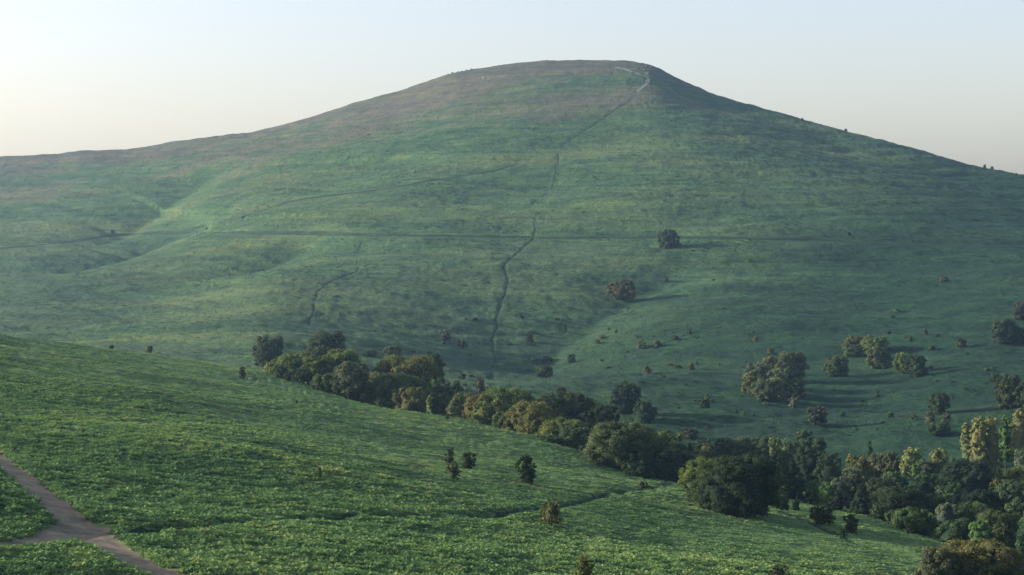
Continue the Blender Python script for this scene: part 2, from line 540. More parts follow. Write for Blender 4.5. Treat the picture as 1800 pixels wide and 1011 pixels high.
def bracken_material(name, stops):
    m, n, out = new_mat(name)
    at = N(n, "ShaderNodeAttribute"); at.attribute_name = "tint"; at.attribute_type = 'INSTANCER'
    at2 = N(n, "ShaderNodeAttribute"); at2.attribute_name = "shade"
    a = ramp(n, at.outputs["Fac"], stops)
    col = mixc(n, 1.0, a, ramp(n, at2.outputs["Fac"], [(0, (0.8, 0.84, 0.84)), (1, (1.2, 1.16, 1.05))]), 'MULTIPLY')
    d = N(n, "ShaderNodeBsdfDiffuse"); n.links.new(col, d.inputs[0])
    t = N(n, "ShaderNodeBsdfTranslucent"); n.links.new(col, t.inputs[0])
    mx = N(n, "ShaderNodeMixShader"); mx.inputs[0].default_value = 0.25
    n.links.new(d.outputs[0], mx.inputs[1]); n.links.new(t.outputs[0], mx.inputs[2])
    n.links.new(mx.outputs[0], out.inputs[0])
    return m

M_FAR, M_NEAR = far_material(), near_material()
M_TRACK = earth_material("dirt track", (0.132, 0.112, 0.072), (0.225, 0.190, 0.126), 1.5)
M_TROD = earth_material("trodden earth", (0.012, 0.030, 0.018), (0.028, 0.055, 0.030), 0.3)
M_PALE = earth_material("worn gritstone path", (0.12, 0.13, 0.12), (0.19, 0.20, 0.18), 0.15)
M_ROCK = earth_material("gritstone", (0.05, 0.05, 0.048), (0.12, 0.115, 0.10), 0.8, 0.2)
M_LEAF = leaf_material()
M_BARK = earth_material("bark", (0.030, 0.026, 0.020), (0.06, 0.05, 0.04), 3.0)
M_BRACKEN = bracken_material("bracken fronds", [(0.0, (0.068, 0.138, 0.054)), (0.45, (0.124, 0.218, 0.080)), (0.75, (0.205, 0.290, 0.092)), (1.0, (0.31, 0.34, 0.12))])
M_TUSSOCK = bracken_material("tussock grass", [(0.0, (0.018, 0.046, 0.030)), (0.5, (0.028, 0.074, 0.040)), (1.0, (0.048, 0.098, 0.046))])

# ------------------------------------------------------------------ objects
def mesh_np(name, verts, faces, mat=None, smooth_shade=False):
    me = bpy.data.meshes.new(name)
    verts = np.asarray(verts, np.float32); faces = np.asarray(faces, np.int32)
    nv, (nf, k) = len(verts), faces.shape
    me.vertices.add(nv); me.vertices.foreach_set("co", verts.ravel())
    me.loops.add(nf * k); me.loops.foreach_set("vertex_index", faces.ravel())
    me.polygons.add(nf)
    me.polygons.foreach_set("loop_start", np.arange(0, nf * k, k, dtype=np.int32))
    me.polygons.foreach_set("loop_total", np.full(nf, k, np.int32))
    if smooth_shade:
        me.polygons.foreach_set("use_smooth", np.ones(nf, bool))
    if mat: me.materials.append(mat)
    me.update(calc_edges=True)
    return me

def link(name, data, parent=None, **props):
    o = bpy.data.objects.new(name, data)
    sc.collection.objects.link(o)
    if parent is not None: o.parent = parent
    for k, v in props.items(): o[k] = v
    return o

# terrain grid -----------------------------------------------------
NC = 900
th = np.linspace(-R(19.5), R(19.5), NC)
us = np.tan(th); pxs = 900 + F * us
cc = BX * us + CY
qq = np.maximum((near_sil(pxs) - HOR) / F - cc, 0.03)
r0s = (A0 - qq * qq / (4 * KR)) / qq
ycrest = r0s + qq / (2 * KR)
cols = []
N1, N2, N3, N4, N5 = 260, 34, 24, 300, 24
ysplit = foot_D(pxs) - 35
for j in range(NC):
    sil = near_sil(pxs[j])
    pyr = np.linspace(1240, sil + 1.0, N1)
    s = (pyr - HOR) / F
    e_y = A0 / np.maximum(s - cc[j], 0.02)
    e_y = np.minimum(e_y, ycrest[j] - 0.5)
    e_y = np.maximum.accumulate(e_y + np.arange(N1) * 1e-4)
    a = np.linspace(0, 1, N2 + 1)[1:]
    t2 = e_y[-1] + (ysplit[j] - e_y[-1]) * a ** 1.2
    t3 = ysplit[j] + (foot_D(pxs[j]) - ysplit[j]) * np.linspace(0, 1, N3 + 1)[1:]
    h = np.linspace(0, 1, N4 + 1)[1:]
    Df, Dc = foot_D(pxs[j]), far_D(pxs[j])
    tt = 0.75 * (1 - (1 - h) ** (1 / PH)) + 0.25 * h
    t4 = Df + (Dc - Df) * tt
    t5 = Dc + 420 * np.linspace(0, 1, N5 + 1)[1:] ** 2
    cols.append(np.concatenate([e_y, t2, t3, t4, t5]))
YY = np.array(cols).T            # rows x cols
XX = YY * us[None, :]
ZZ = terrain(XX.ravel(), YY.ravel()).reshape(XX.shape)
NRW = YY.shape[0]
V = np.stack([XX, YY, ZZ], -1)
def grid_obj(name, r0_, r1_, mat):
    v = V[r0_:r1_ + 1]
    nr, nc = v.shape[:2]
    idx = np.arange(nr * nc).reshape(nr, nc)
    f = np.stack([idx[:-1, :-1], idx[:-1, 1:], idx[1:, 1:], idx[1:, :-1]], -1).reshape(-1, 4)
    me = mesh_np(name, v.reshape(-1, 3), f, mat, True)
    return link(name, me, kind="structure", label="broad green hillside")
o = grid_obj("near_hill", 0, N1 + N2 - 1, M_NEAR)
o["label"] = "nearer sloping field of green bracken and grass falling to the right"
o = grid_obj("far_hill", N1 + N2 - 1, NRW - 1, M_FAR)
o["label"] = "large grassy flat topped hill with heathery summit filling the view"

# the country round about, coarse, down to the horizon -------------
rr = np.r_[3, 20, 40, np.linspace(60, 600, 28), np.linspace(630, 2000, 40), np.linspace(2150, 4000, 14)]
aa = np.linspace(-np.pi, np.pi, 241)
RR, AA = np.meshgrid(rr, aa, indexing='ij')
X0, Y0 = RR * np.sin(AA), RR * np.cos(AA)
Z0 = terrain(X0.ravel(), Y0.ravel(), False).reshape(X0.shape)
inside = (np.abs(AA) < R(19.0)) & (Y0 > 82) & (RR < 1850)
Z0 = Z0 - np.where(inside, 14.0, 0.0) - np.where((np.abs(AA) < R(21)) & (Y0 > 70), 1.2, 0)
nr, nc = X0.shape
idx = np.arange(nr * nc).reshape(nr, nc)
f = np.stack([idx[:-1, :-1], idx[:-1, 1:], idx[1:, 1:], idx[1:, :-1]], -1)
fi = inside[:-1, :-1] & inside[:-1, 1:] & inside[1:, 1:] & inside[1:, :-1]
f = f[~fi].reshape(-1, 4)
link("valley_land", mesh_np("valley_land", np.stack([X0, Y0, Z0], -1).reshape(-1, 3), f, M_NEAR, True), kind="structure",
     label="grassy country around the two hills")

def on_ground(x, y):
    return float(terrain(np.array([x]), np.array([y]))[0])

# ribbons: track, footpaths, gully beds ------------------------------
def ribbon(name, line, widths, lift, mat, ragged, props, nseg=8):
    seg = np.hypot(*(line[1:] - line[:-1]).T)
    s = np.r_[0, np.cumsum(seg)]
    n = max(8, int(s[-1] / (0.35 if nseg > 6 else 2.5)))
    q = np.linspace(0, s[-1], n)
    x = np.interp(q, s, line[:, 0]); y = np.interp(q, s, line[:, 1])
    w = np.interp(q, s, widths if np.ndim(widths) else [widths] * len(s))
    tx, ty = np.gradient(x), np.gradient(y)
    l = np.hypot(tx, ty); nx, ny = -ty / l, tx / l
    k = np.linspace(-1, 1, nseg + 1)
    fadein = np.minimum(1, np.minimum(np.arange(n), np.arange(n)[::-1]) / (n * 0.06 + 1)) if nseg < 6 else 1
    rg = ragged
    wl_ = w / 2 * (1 + rg * noise(q / 1.7, q * 0, 91) + rg * 0.6 * noise(q / 0.5, q * 0, 93)) * fadein
    wr_ = w / 2 * (1 + rg * noise(q / 1.9, q * 0 + 9, 92) + rg * 0.6 * noise(q / 0.55, q * 0, 94)) * fadein
    off = np.where(k[None, :] < 0, k[None, :] * wl_[:, None], k[None, :] * wr_[:, None])
    PX = x[:, None] + nx[:, None] * off; PY = y[:, None] + ny[:, None] * off
    PZ = terrain(PX.ravel(), PY.ravel()).reshape(PX.shape) + lift
    if nseg > 6:      # wheel ruts and crumbs
        PZ += 0.03 * noise(PX / 0.5, PY / 0.5, 95)
    a = np.arange(PX.size).reshape(PX.shape)
    fc = np.stack([a[:-1, :-1], a[1:, :-1], a[1:, 1:], a[:-1, 1:]], -1).reshape(-1, 4)
    return link(name, mesh_np(name, np.stack([PX, PY, PZ], -1).reshape(-1, 3), fc[:, ::-1], mat, True), **props)

ribbon("path", TR[0][0], TR[0][1], 0.06, M_TRACK, 0.22, dict(kind="structure", label="wide dirt track cutting down through the bracken"))
ribbon("path", TR[1][0], TR[1][1], 0.052, M_TRACK, 0.22, dict(kind="structure", label="narrow dirt spur joining the track"))
for ln, w, c, i in nT:
    ribbon("footpath", ln, w * 1.15, 0.05, M_TROD, 0.6, dict(kind="structure", label=["long dark trodden line running across the near field and up to the right",
           "short dark hollow at the foot of the biggest oak", "dark trodden line near the wood's edge", "faint dark hollow in the lower field"][i]), 8)
lab = ["thin level path crossing the whole far hillside", "dark slanting path climbing the left flank", "worn path climbing to the summit"]
for ln, w, c, i in fT:
    lb = lab[i]
    ribbon("footpath", ln, w * 0.8, 0.22, M_TROD, 0.5, dict(kind="structure", label=lb), 4)
for ln, w, c, i in fG:
    ribbon("gully_ground", ln, w * 0.9, 0.22, M_TROD, 0.7, dict(kind="structure", label="dark winding gully bed on the far hillside"), 4)
for ln, w, c, i in fP:
    ribbon("footpath", ln, w, 0.25, M_PALE, 0.6, dict(kind="structure", label="pale eroded path below the summit edge"), 4)

# ------------------------------------------------------------------ trees
def leaf_quads(cen, nrm, size, aspect=1.0):
    """one quad per centre, facing nrm"""
    n = len(cen)
    a = rng.normal(size=(n, 3))
    t = np.cross(nrm, a); t /= np.linalg.norm(t, axis=1)[:, None] + 1e-9
    b = np.cross(nrm, t)
    s = size[:, None] * 0.5
    j = lambda: (0.75 + 0.5 * rng.random((n, 1)))
    v = np.stack([cen - t * s * j() , cen - b * s * aspect * j(), cen + t * s * j(), cen + b * s * aspect * j()], 1)
    return v.reshape(-1, 3)

def ico(sub):
    import bmesh
    bm = bmesh.new(); bmesh.ops.create_icosphere(bm, subdivisions=sub, radius=1)
    v = np.array([x.co[:] for x in bm.verts]); f_ = np.array([[q.index for q in x.verts] for x in bm.faces]); bm.free()
    return v, f_
ICO1, ICO2 = ico(1), ico(2)

def crown_mesh(name, w, h, lobes, nleaf, leaf, shape, z0=0.06, seed=0):
    """foliage of size w x h standing on z=0, as many small leafy sprays on the lobes of the crown"""
    g = np.random.default_rng(seed)
    C, Rr = [], []
    big = 0.86 if lobes > 120 else (1.0 if lobes > 60 else (1.2 if lobes > 35 else 1.45))
    for i in range(lobes):
        a = 2 * np.pi * (i * 0.61803) + g.normal() * 0.3; t = (i + g.random()) / lobes
        wob = 1 + 0.16 * math.sin(a * 2 + seed) + 0.10 * math.sin(a * 3 + seed * 2.1)
        if shape == 'dome':       # wide oak: fuller at mid height, skirts nearly to the ground
            zz = 0.05 + 0.88 * t ** 0.85
            prof = math.sqrt(max(0.02, 1 - (max(0, zz - 0.34) / 0.66) ** 2)) * (1 - 0.25 * max(0, 0.3 - zz) / 0.3)
            rad = prof * (0.62 + 0.38 * g.random() ** 0.5) * 0.43 * wob
            lr = w * (0.060 + 0.060 * g.random()) * big
        elif shape == 'round':
            zz = 0.07 + 0.84 * t
            prof = math.sqrt(max(0.02, 1 - ((zz - 0.45) / 0.60) ** 2))
            rad = prof * (0.5 + 0.5 * g.random() ** 0.5) * 0.42 * wob
            lr = w * (0.060 + 0.055 * g.random()) * big
        elif shape == 'tall':     # poplar / aspen
            zz = 0.04 + 0.90 * t
            prof = math.sqrt(max(0.04, 1 - ((zz - 0.45) / 0.56) ** 2))
            rad = prof * (0.4 + 0.6 * g.random()) * 0.40 * wob
            lr = w * (0.07 + 0.06 * g.random()) * big
        elif shape == 'cone':
            zz = 0.03 + 0.93 * t
            rad = (1 - zz) ** 0.85 * (0.55 + 0.45 * g.random()) * 0.46
            lr = w * (0.055 + 0.05 * g.random()) * (1.2 - 0.8 * zz) * big
        elif shape == 'bush':
            zz = 0.05 + 0.75 * t
            prof = math.sqrt(max(0.02, 1 - (zz / 0.95) ** 2))
            rad = prof * (0.4 + 0.6 * g.random()) * 0.42 * wob
            lr = w * (0.07 + 0.06 * g.random()) * big
        else:                     # young tree or shrub: egg shaped, ragged
            zz = 0.07 + 0.86 * t
            prof = math.sqrt(max(0.04, 1 - ((zz - 0.47) / 0.58) ** 2))
            rad = prof * (0.25 + 0.75 * g.random()) * 0.45 * wob
            lr = w * (0.040 + 0.055 * g.random()) * big
        C.append((math.cos(a) * rad * w, math.sin(a) * rad * w, zz * h)); Rr.append(lr)
    C = np.array(C); Rr = np.array(Rr)
    # lopsidedness
    C[:, 0] += 0.05 * w * np.sin(C[:, 2] / h * 4 + seed); C[:, 1] += 0.04 * w * np.cos(C[:, 2] / h * 5 + seed)
    Cm = np.array([0, 0, 0.42 * h])
    wgt = Rr ** 2; wgt /= wgt.sum()
    pick = g.choice(lobes, nleaf, p=wgt)
    d = g.normal(size=(nleaf, 3)); d /= np.linalg.norm(d, axis=1)[:, None]
    out = C[pick] - Cm; out /= np.linalg.norm(out, axis=1)[:, None] + 1e-9
    d = d + out * 0.55 + np.array([0, 0, 0.25]); d /= np.linalg.norm(d, axis=1)[:, None]
    rad = Rr[pick] * (0.80 + 0.34 * g.random(nleaf) ** 1.5 + (0.9 if shape == 'shrub' else 0.28) * g.random(nleaf) * (g.random(nleaf) < 0.14))
    cen = C[pick] + d * rad[:, None] * np.array([1, 1, 0.85])
    if shape == 'cone':
        cen[:, 2] -= 0.25 * np.hypot(d[:, 0], d[:, 1]) * Rr[pick]
    keep = cen[:, 2] > 0.005 * h
    cen, d, pick = cen[keep], d[keep], pick[keep]
    nrm = d + g.normal(size=cen.shape) * 0.6; nrm /= np.linalg.norm(nrm, axis=1)[:, None]
    size = leaf * (0.6 + 0.8 * g.random(len(cen)))
    lv = leaf_quads(cen, nrm, size)
    nq = len(cen)
    # dark solid heart of each lobe, so the crown is not see-through
    iv, if_ = ICO1
    core_v, core_f = [], []
    for i in range(lobes):
        s = Rr[i] * 0.72
        core_v.append(C[i] + iv * s * np.array([1, 1, 0.85]) * (1 + 0.12 * g.normal(size=(len(iv), 1))))
        core_f.append(if_ + i * len(iv))
    iv2, if2 = ICO2
    hw = {'cone': 0.18, 'tall': 0.30, 'shrub': 0.22}.get(shape, 0.34)
    body = iv2 * np.array([w * hw, w * hw, h * 0.42]) + np.array([0, 0, h * 0.45])
    if shape == 'cone': body[:, :2] *= np.clip(1.5 - 1.4 * body[:, 2:3] / h, 0.1, 2)
    if shape == 'dome': body = iv2 * np.array([w * 0.36, w * 0.36, h * 0.5]) + np.array([0, 0, h * 0.32])
    body += 0.04 * w * g.normal(size=body.shape)
    core_v.append(body); core_f.append(if2 + lobes * len(iv))
    core_v = np.concatenate(core_v); core_f = np.concatenate(core_f)
    core_v[:, 2] = np.maximum(core_v[:, 2], 0.01 * h)
    verts = np.concatenate([lv, core_v])
    fq = np.arange(nq * 4).reshape(-1, 4)
    ft = np.stack([fq[:, [0, 1, 2]], fq[:, [0, 2, 3]]], 1).reshape(-1, 3)
    faces = np.concatenate([ft, core_f + nq * 4])
    # normalise extents
    lo, hi = np.percentile(verts, 0.3, axis=0), np.percentile(verts, 99.7, axis=0)
    verts[:, 0] = (verts[:, 0] - (lo[0] + hi[0]) / 2) * w / (hi[0] - lo[0])
    verts[:, 1] = (verts[:, 1] - (lo[1] + hi[1]) / 2) * w / (hi[1] - lo[1])
    verts[:, 2] *= h / hi[2]
    me = mesh_np(name, verts, faces, M_LEAF)
    lobe_t = g.random(lobes)
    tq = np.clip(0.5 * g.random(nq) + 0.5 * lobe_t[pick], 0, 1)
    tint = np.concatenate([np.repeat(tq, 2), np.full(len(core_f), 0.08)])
    at = me.attributes.new("tint", 'FLOAT', 'FACE')
    at.data.foreach_set("value", tint.astype(np.float32))
    return me

def trunk_mesh(name, h, rad, limbs, spread, seed):
    g = np.random.default_rng(seed)
    vs, fs = [], []
    def tube(pts, rads, k=7):
        base = len(vs)
        for p, r_ in zip(pts, rads):
            for i in range(k):
                a = 2 * math.pi * i / k
                vs.append((p[0] + r_ * math.cos(a), p[1] + r_ * math.sin(a), p[2]))
        for j in range(len(pts) - 1):
            for i in range(k):
                a0 = base + j * k + i; a1 = base + j * k + (i + 1) % k
                fs.append((a0, a1, a1 + k, a0 + k))
    top = h * 0.62
    pts = [np.array([0, 0, -0.6]), np.array([0, 0, 0.1]), np.array([0.03 * h, 0, top * .4]), np.array([0.01 * h, .03 * h, top])]
    tube(pts, [rad * 1.5, rad * 1.15, rad * 0.8, rad * 0.35])
    for i in range(limbs):
        a = 2 * math.pi * (i + g.random() * .6) / limbs; z = top * (0.3 + 0.5 * g.random())
        s = spread * (0.6 + 0.4 * g.random())
        p0 = np.array([0.02 * h, 0.01 * h, z]); p2 = np.array([math.cos(a) * s, math.sin(a) * s, z + h * .28])
        p1 = (p0 + p2) / 2 + np.array([0, 0, h * 0.03])
        tube([p0, p1, p2], [rad * .45, rad * .3, rad * .1], 5)
    return mesh_np(name, vs, fs, M_BARK, True)

# crown library: kind -> (list of crown meshes, list of trunk meshes, ref width, ref height)
LIB = {}
def lib(kind, nvar, w, h, trunk):
    tk = [trunk_mesh(kind + "_trunk", h, trunk[0], trunk[1], w * 0.33, 50 + i) for i in range(nvar)]
    LIB[kind] = (None, tk, w, h)
lib("oak_big", 3, 16, 11, (0.45, 7))
lib("oak", 3, 10, 7.5, (0.3, 6))
lib("round", 3, 7, 6.5, (0.2, 5))
lib("poplar", 3, 6, 10, (0.22, 8))
lib("conifer", 2, 5, 9, (0.2, 6))
lib("shrub", 3, 3.5, 3.6, (0.09, 6))
LIB["bush"] = ([crown_mesh("bush", 2.2, 1.5, 22, 750, 0.22, 'bush', seed=900 + i) for i in range(6)], None, 2.2, 1.5)

PAL = {
    'olive':  (0.080, 0.100, 0.040), 'ochre': (0.096, 0.098, 0.044), 'green': (0.058, 0.088, 0.038),
    'dark':   (0.032, 0.050, 0.030), 'pine': (0.022, 0.038, 0.028), 'brown': (0.064, 0.074, 0.044),
    'grey':   (0.076, 0.096, 0.060), 'pale': (0.135, 0.160, 0.068), 'fresh': (0.070, 0.118, 0.046),
    'purple': (0.044, 0.056, 0.042), 'mid': (0.046, 0.070, 0.040), 'red': (0.090, 0.070, 0.048),
}

count = [0]
HG_, WG_, VG_ = 'trees along the edge of the near field', 'trees of the wood at the lower right', 'thicket trees along the valley bottom'
def plant(name, kind, where, px, top, wpx, base, col, label, cat, group=None, stem=False, rot=None, lean=0.0):
    """where: 'n' on the near field at photo row base, 'f' on the far hill at photo row base, 'd' base is the distance in metres"""
    crs, tks, w0, h0 = LIB[kind]
    i = count[0]; count[0] += 1
    y = float(base) if where == 'd' else ray_y(px, base, where == 'f')
    x = (px - 900) / F * y
    z = on_ground(x, y)
    H = max(0.5, y * (HOR - top) / F - z)
    w = wpx * y / F * (1.12 if group in (HG_, WG_, VG_) else 1.0)
    k = rng.uniform(0.9, 1.12)
    c = tuple(v * rng.uniform(0.9, 1.1) * k for v in PAL[col])
    rz = rng.uniform(0, 6.28) if rot is None else rot
    lift = 0.0
    if stem:
        lift = 0.16 * H
    sx, sz = w / w0, (H - lift) / h0
    if kind == "bush":
        o = link(name, crs[i % len(crs)])
        o.color = (*c, 1)
        o.location = (x, y, z - 0.08); o.scale = (sx, sx, sz); o.rotation_euler = (0, 0, rz)
        root = o
    else:
        shape = {"oak_big": 'dome', "oak": 'dome', "round": 'round', "poplar": 'tall', "conifer": 'cone', "shrub": 'shrub'}[kind]
        tallest = {'dome': 1.2, 'round': 1.4, 'tall': 3.0, 'cone': 3.0, 'shrub': 2.4}[shape]
        ch = min(H - lift, w * tallest)
        if not stem: lift = H - ch
        leaf = min(0.40, max(0.11, y * 0.00066))
        px_area = (w / leaf) * (ch / leaf)
        nleaf = int(min(17000, 300 + 5.2 * px_area))
        nl = int(min(260, max(22, 44 * math.sqrt(px_area / 300))))
        me = crown_mesh("crown", w, ch, nl, nleaf, leaf, shape, seed=i * 7 + 3)
        root = link(name, None)
        root.location = (x, y, z - 0.05)
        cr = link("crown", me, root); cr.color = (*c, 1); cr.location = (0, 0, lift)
        tk = link("trunk", tks[i % len(tks)], root); tk.scale = (sx, sx, (H / h0) * 0.95); tk.rotation_euler = (0, 0, rz)
    root["label"] = label; root["category"] = cat
    if group: root["group"] = group
    return root

# --- the hedgerow along the edge of the near field ---
HG = "trees along the edge of the near field"
def T(*a, **k): return plant(*a, **k)
T("broadleaf_tree", "round", 'd', 470, 590, 50, 555, 'purple', "round dark tree standing alone behind the left end of the hedgerow", "tree", HG)
T("broadleaf_tree", "oak", 'd', 574, 580, 72, 545, 'purple', "broad dark domed tree rising behind the left end of the hedgerow", "tree", HG)
T("broadleaf_tree", "oak", 'd', 512, 617, 82, 452, 'olive', "leftmost olive sunlit tree of the hedgerow", "tree", HG)
T("broadleaf_tree", "oak", 'd', 600, 614, 84, 450, 'olive', "olive tree with a flat lit top just left of the brown pear shaped tree", "tree", HG)
T("broadleaf_tree", "round", 'd', 563, 625, 58, 440, 'olive', "smaller olive tree leaning against the flat topped olive tree", "tree", HG)
T("shrub", "round", 'd', 533, 645, 36, 432, 'dark', "low dark green shrub on the turf edge below the leftmost olive tree", "shrub", HG)
T("shrub", "round", 'd', 495, 640, 26, 434, 'mid', "small dull green shrub at the left foot of the leftmost olive tree", "shrub", HG)
T("shrub", "shrub", 'd', 506, 655, 14, 429, 'dark', "tiny dark shrub on the turf edge at the hedgerow's left end", "shrub", HG)
T("shrub", "round", 'd', 574, 655, 50, 425, 'mid', "low rounded dull green shrub left of the brown pear shaped tree", "shrub", HG)
T("broadleaf_tree", "round", 'd', 613, 636, 64, 422, 'brown', "brown green pear shaped tree at the turf edge", "tree", HG, stem=True)
T("broadleaf_tree", "oak", 'd', 757, 622, 46, 475, 'pine', "dark green tree closing the right end of the wide olive canopy", "tree", HG)
T("broadleaf_tree", "oak_big", 'd', 706, 624, 138, 450, 'olive', "widest olive canopy in the left half of the hedgerow", "tree", HG)
T("broadleaf_tree", "oak", 'd', 668, 655, 62, 428, 'olive', "olive tree at the lower left of the widest canopy", "tree", HG)
T("broadleaf_tree", "oak", 'd', 708, 655, 92, 424, 'olive', "low spreading olive tree in front of the widest canopy", "tree", HG)
T("broadleaf_tree", "round", 'd', 722, 681, 56, 408, 'ochre', "small round ochre tinged tree at the turf edge", "tree", HG)
T("shrub", "poplar", 'd', 755, 695, 11, 400, 'pale', "slim yellow shrub beside the small round ochre tinged tree", "shrub", HG)
T("broadleaf_tree", "round", 'd', 764, 665, 24, 440, 'fresh', "thin fresh green tree poking up right of the widest canopy", "tree", HG)
T("broadleaf_tree", "oak", 'd', 786, 669, 62, 425, 'grey', "soft grey green tree between the two halves of the hedgerow", "tree", HG)
T("shrub", "round", 'd', 766, 690, 34, 410, 'mid', "dull green shrub in front of the soft grey green tree", "shrub", HG)
T("broadleaf_tree", "oak", 'd', 812, 690, 52, 402, 'olive', "low olive tree right of the soft grey green tree", "tree", HG)
T("broadleaf_tree", "round", 'd', 838, 693, 52, 396, 'ochre', "ochre lit tree at the left foot of the big olive mound", "tree", HG)
T("broadleaf_tree", "oak_big", 'd', 893, 681, 112, 400, 'olive', "big olive mound shaped tree in the middle of the hedgerow", "tree", HG)
T("broadleaf_tree", "round", 'd', 862, 700, 66, 385, 'olive', "sunlit olive tree in front of the big olive mound", "tree", HG)
T("shrub", "round", 'd', 890, 722, 44, 378, 'olive', "olive shrub at the turf edge below the big olive mound", "shrub", HG)
T("broadleaf_tree", "oak_big", 'd', 1000, 690, 150, 400, 'dark', "long dark green canopy behind the middle of the hedgerow", "tree", HG)
T("broadleaf_tree", "oak", 'd', 1062, 712, 70, 392, 'pine', "very dark tree at the right end of the long dark canopy", "tree", HG)
T("broadleaf_tree", "oak", 'd', 930, 705, 86, 374, 'ochre', "ochre and brown tree in front of the long dark canopy", "tree", HG)
T("broadleaf_tree", "oak", 'd', 985, 735, 84, 362, 'olive', "olive tree with pale upper leaves below the long dark canopy", "tree", HG)
T("broadleaf_tree", "round", 'd', 1010, 748, 62, 355, 'mid', "grey green tree tucked against the olive tree with pale upper leaves", "tree", HG)
T("shrub", "round", 'd', 963, 765, 44, 352, 'dark', "low dark shrub at the foot of the olive tree with pale upper leaves", "shrub", HG)
T("broadleaf_tree", "oak_big", 'n', 1098, 742, 132, 826, 'green', "large domed tree with a golden left shoulder", "tree", HG)
T("broadleaf_tree", "oak", 'd', 1066, 755, 58, 344, 'olive', "golden olive tree forming the left shoulder of the large dome", "tree", HG)
T("shrub", "round", 'd', 1038, 780, 38, 338, 'mid', "dull green shrub at the left foot of the large domed tree", "shrub", HG)
T("broadleaf_tree", "oak", 'd', 1130, 780, 72, 318, 'pine', "black green tree at the right foot of the large domed tree", "tree", HG)
T("broadleaf_tree", "round", 'd', 1172, 758, 66, 372, 'green', "soft green tree behind the large domed tree", "tree", HG)
T("broadleaf_tree", "oak", 'd', 1180, 790, 72, 346, 'pine', "shadowy dark tree between the two largest domed trees", "tree", HG)
T("broadleaf_tree", "oak", 'n', 1236, 803, 76, 868, 'olive', "olive tree leaning on the left side of the biggest oak", "tree", HG)
T("broadleaf_tree", "oak_big", 'n', 1296, 796, 126, 905, 'dark', "biggest dark oak with a golden crest at the field edge", "tree", HG)
T("broadleaf_tree", "oak", 'n', 1262, 822, 96, 893, 'mid', "dull green tree filling the front of the biggest oak", "tree", HG)
T("conifer", "conifer", 'd', 1367, 812, 32, 322, 'fresh', "tiered conifer just behind the right side of the biggest oak", "conifer", HG)
T("conifer", "conifer", 'd', 1398, 808, 46, 318, 'pine', "dark bushy conifer right of the tiered conifer", "conifer", HG)
T("shrub", "round", 'd', 1368, 852, 34, 300, 'mid', "grey green shrub below the tiered conifer", "shrub", HG)
T("shrub", "round", 'n', 1371, 868, 28, 897, 'dark', "dark green shrub against the right foot of the biggest oak", "shrub", HG)
T("sapling", "shrub", 'n', 1400, 877, 13, 897, 'dark', "little dark sapling on the turf right of the biggest oak", "sapling", HG)

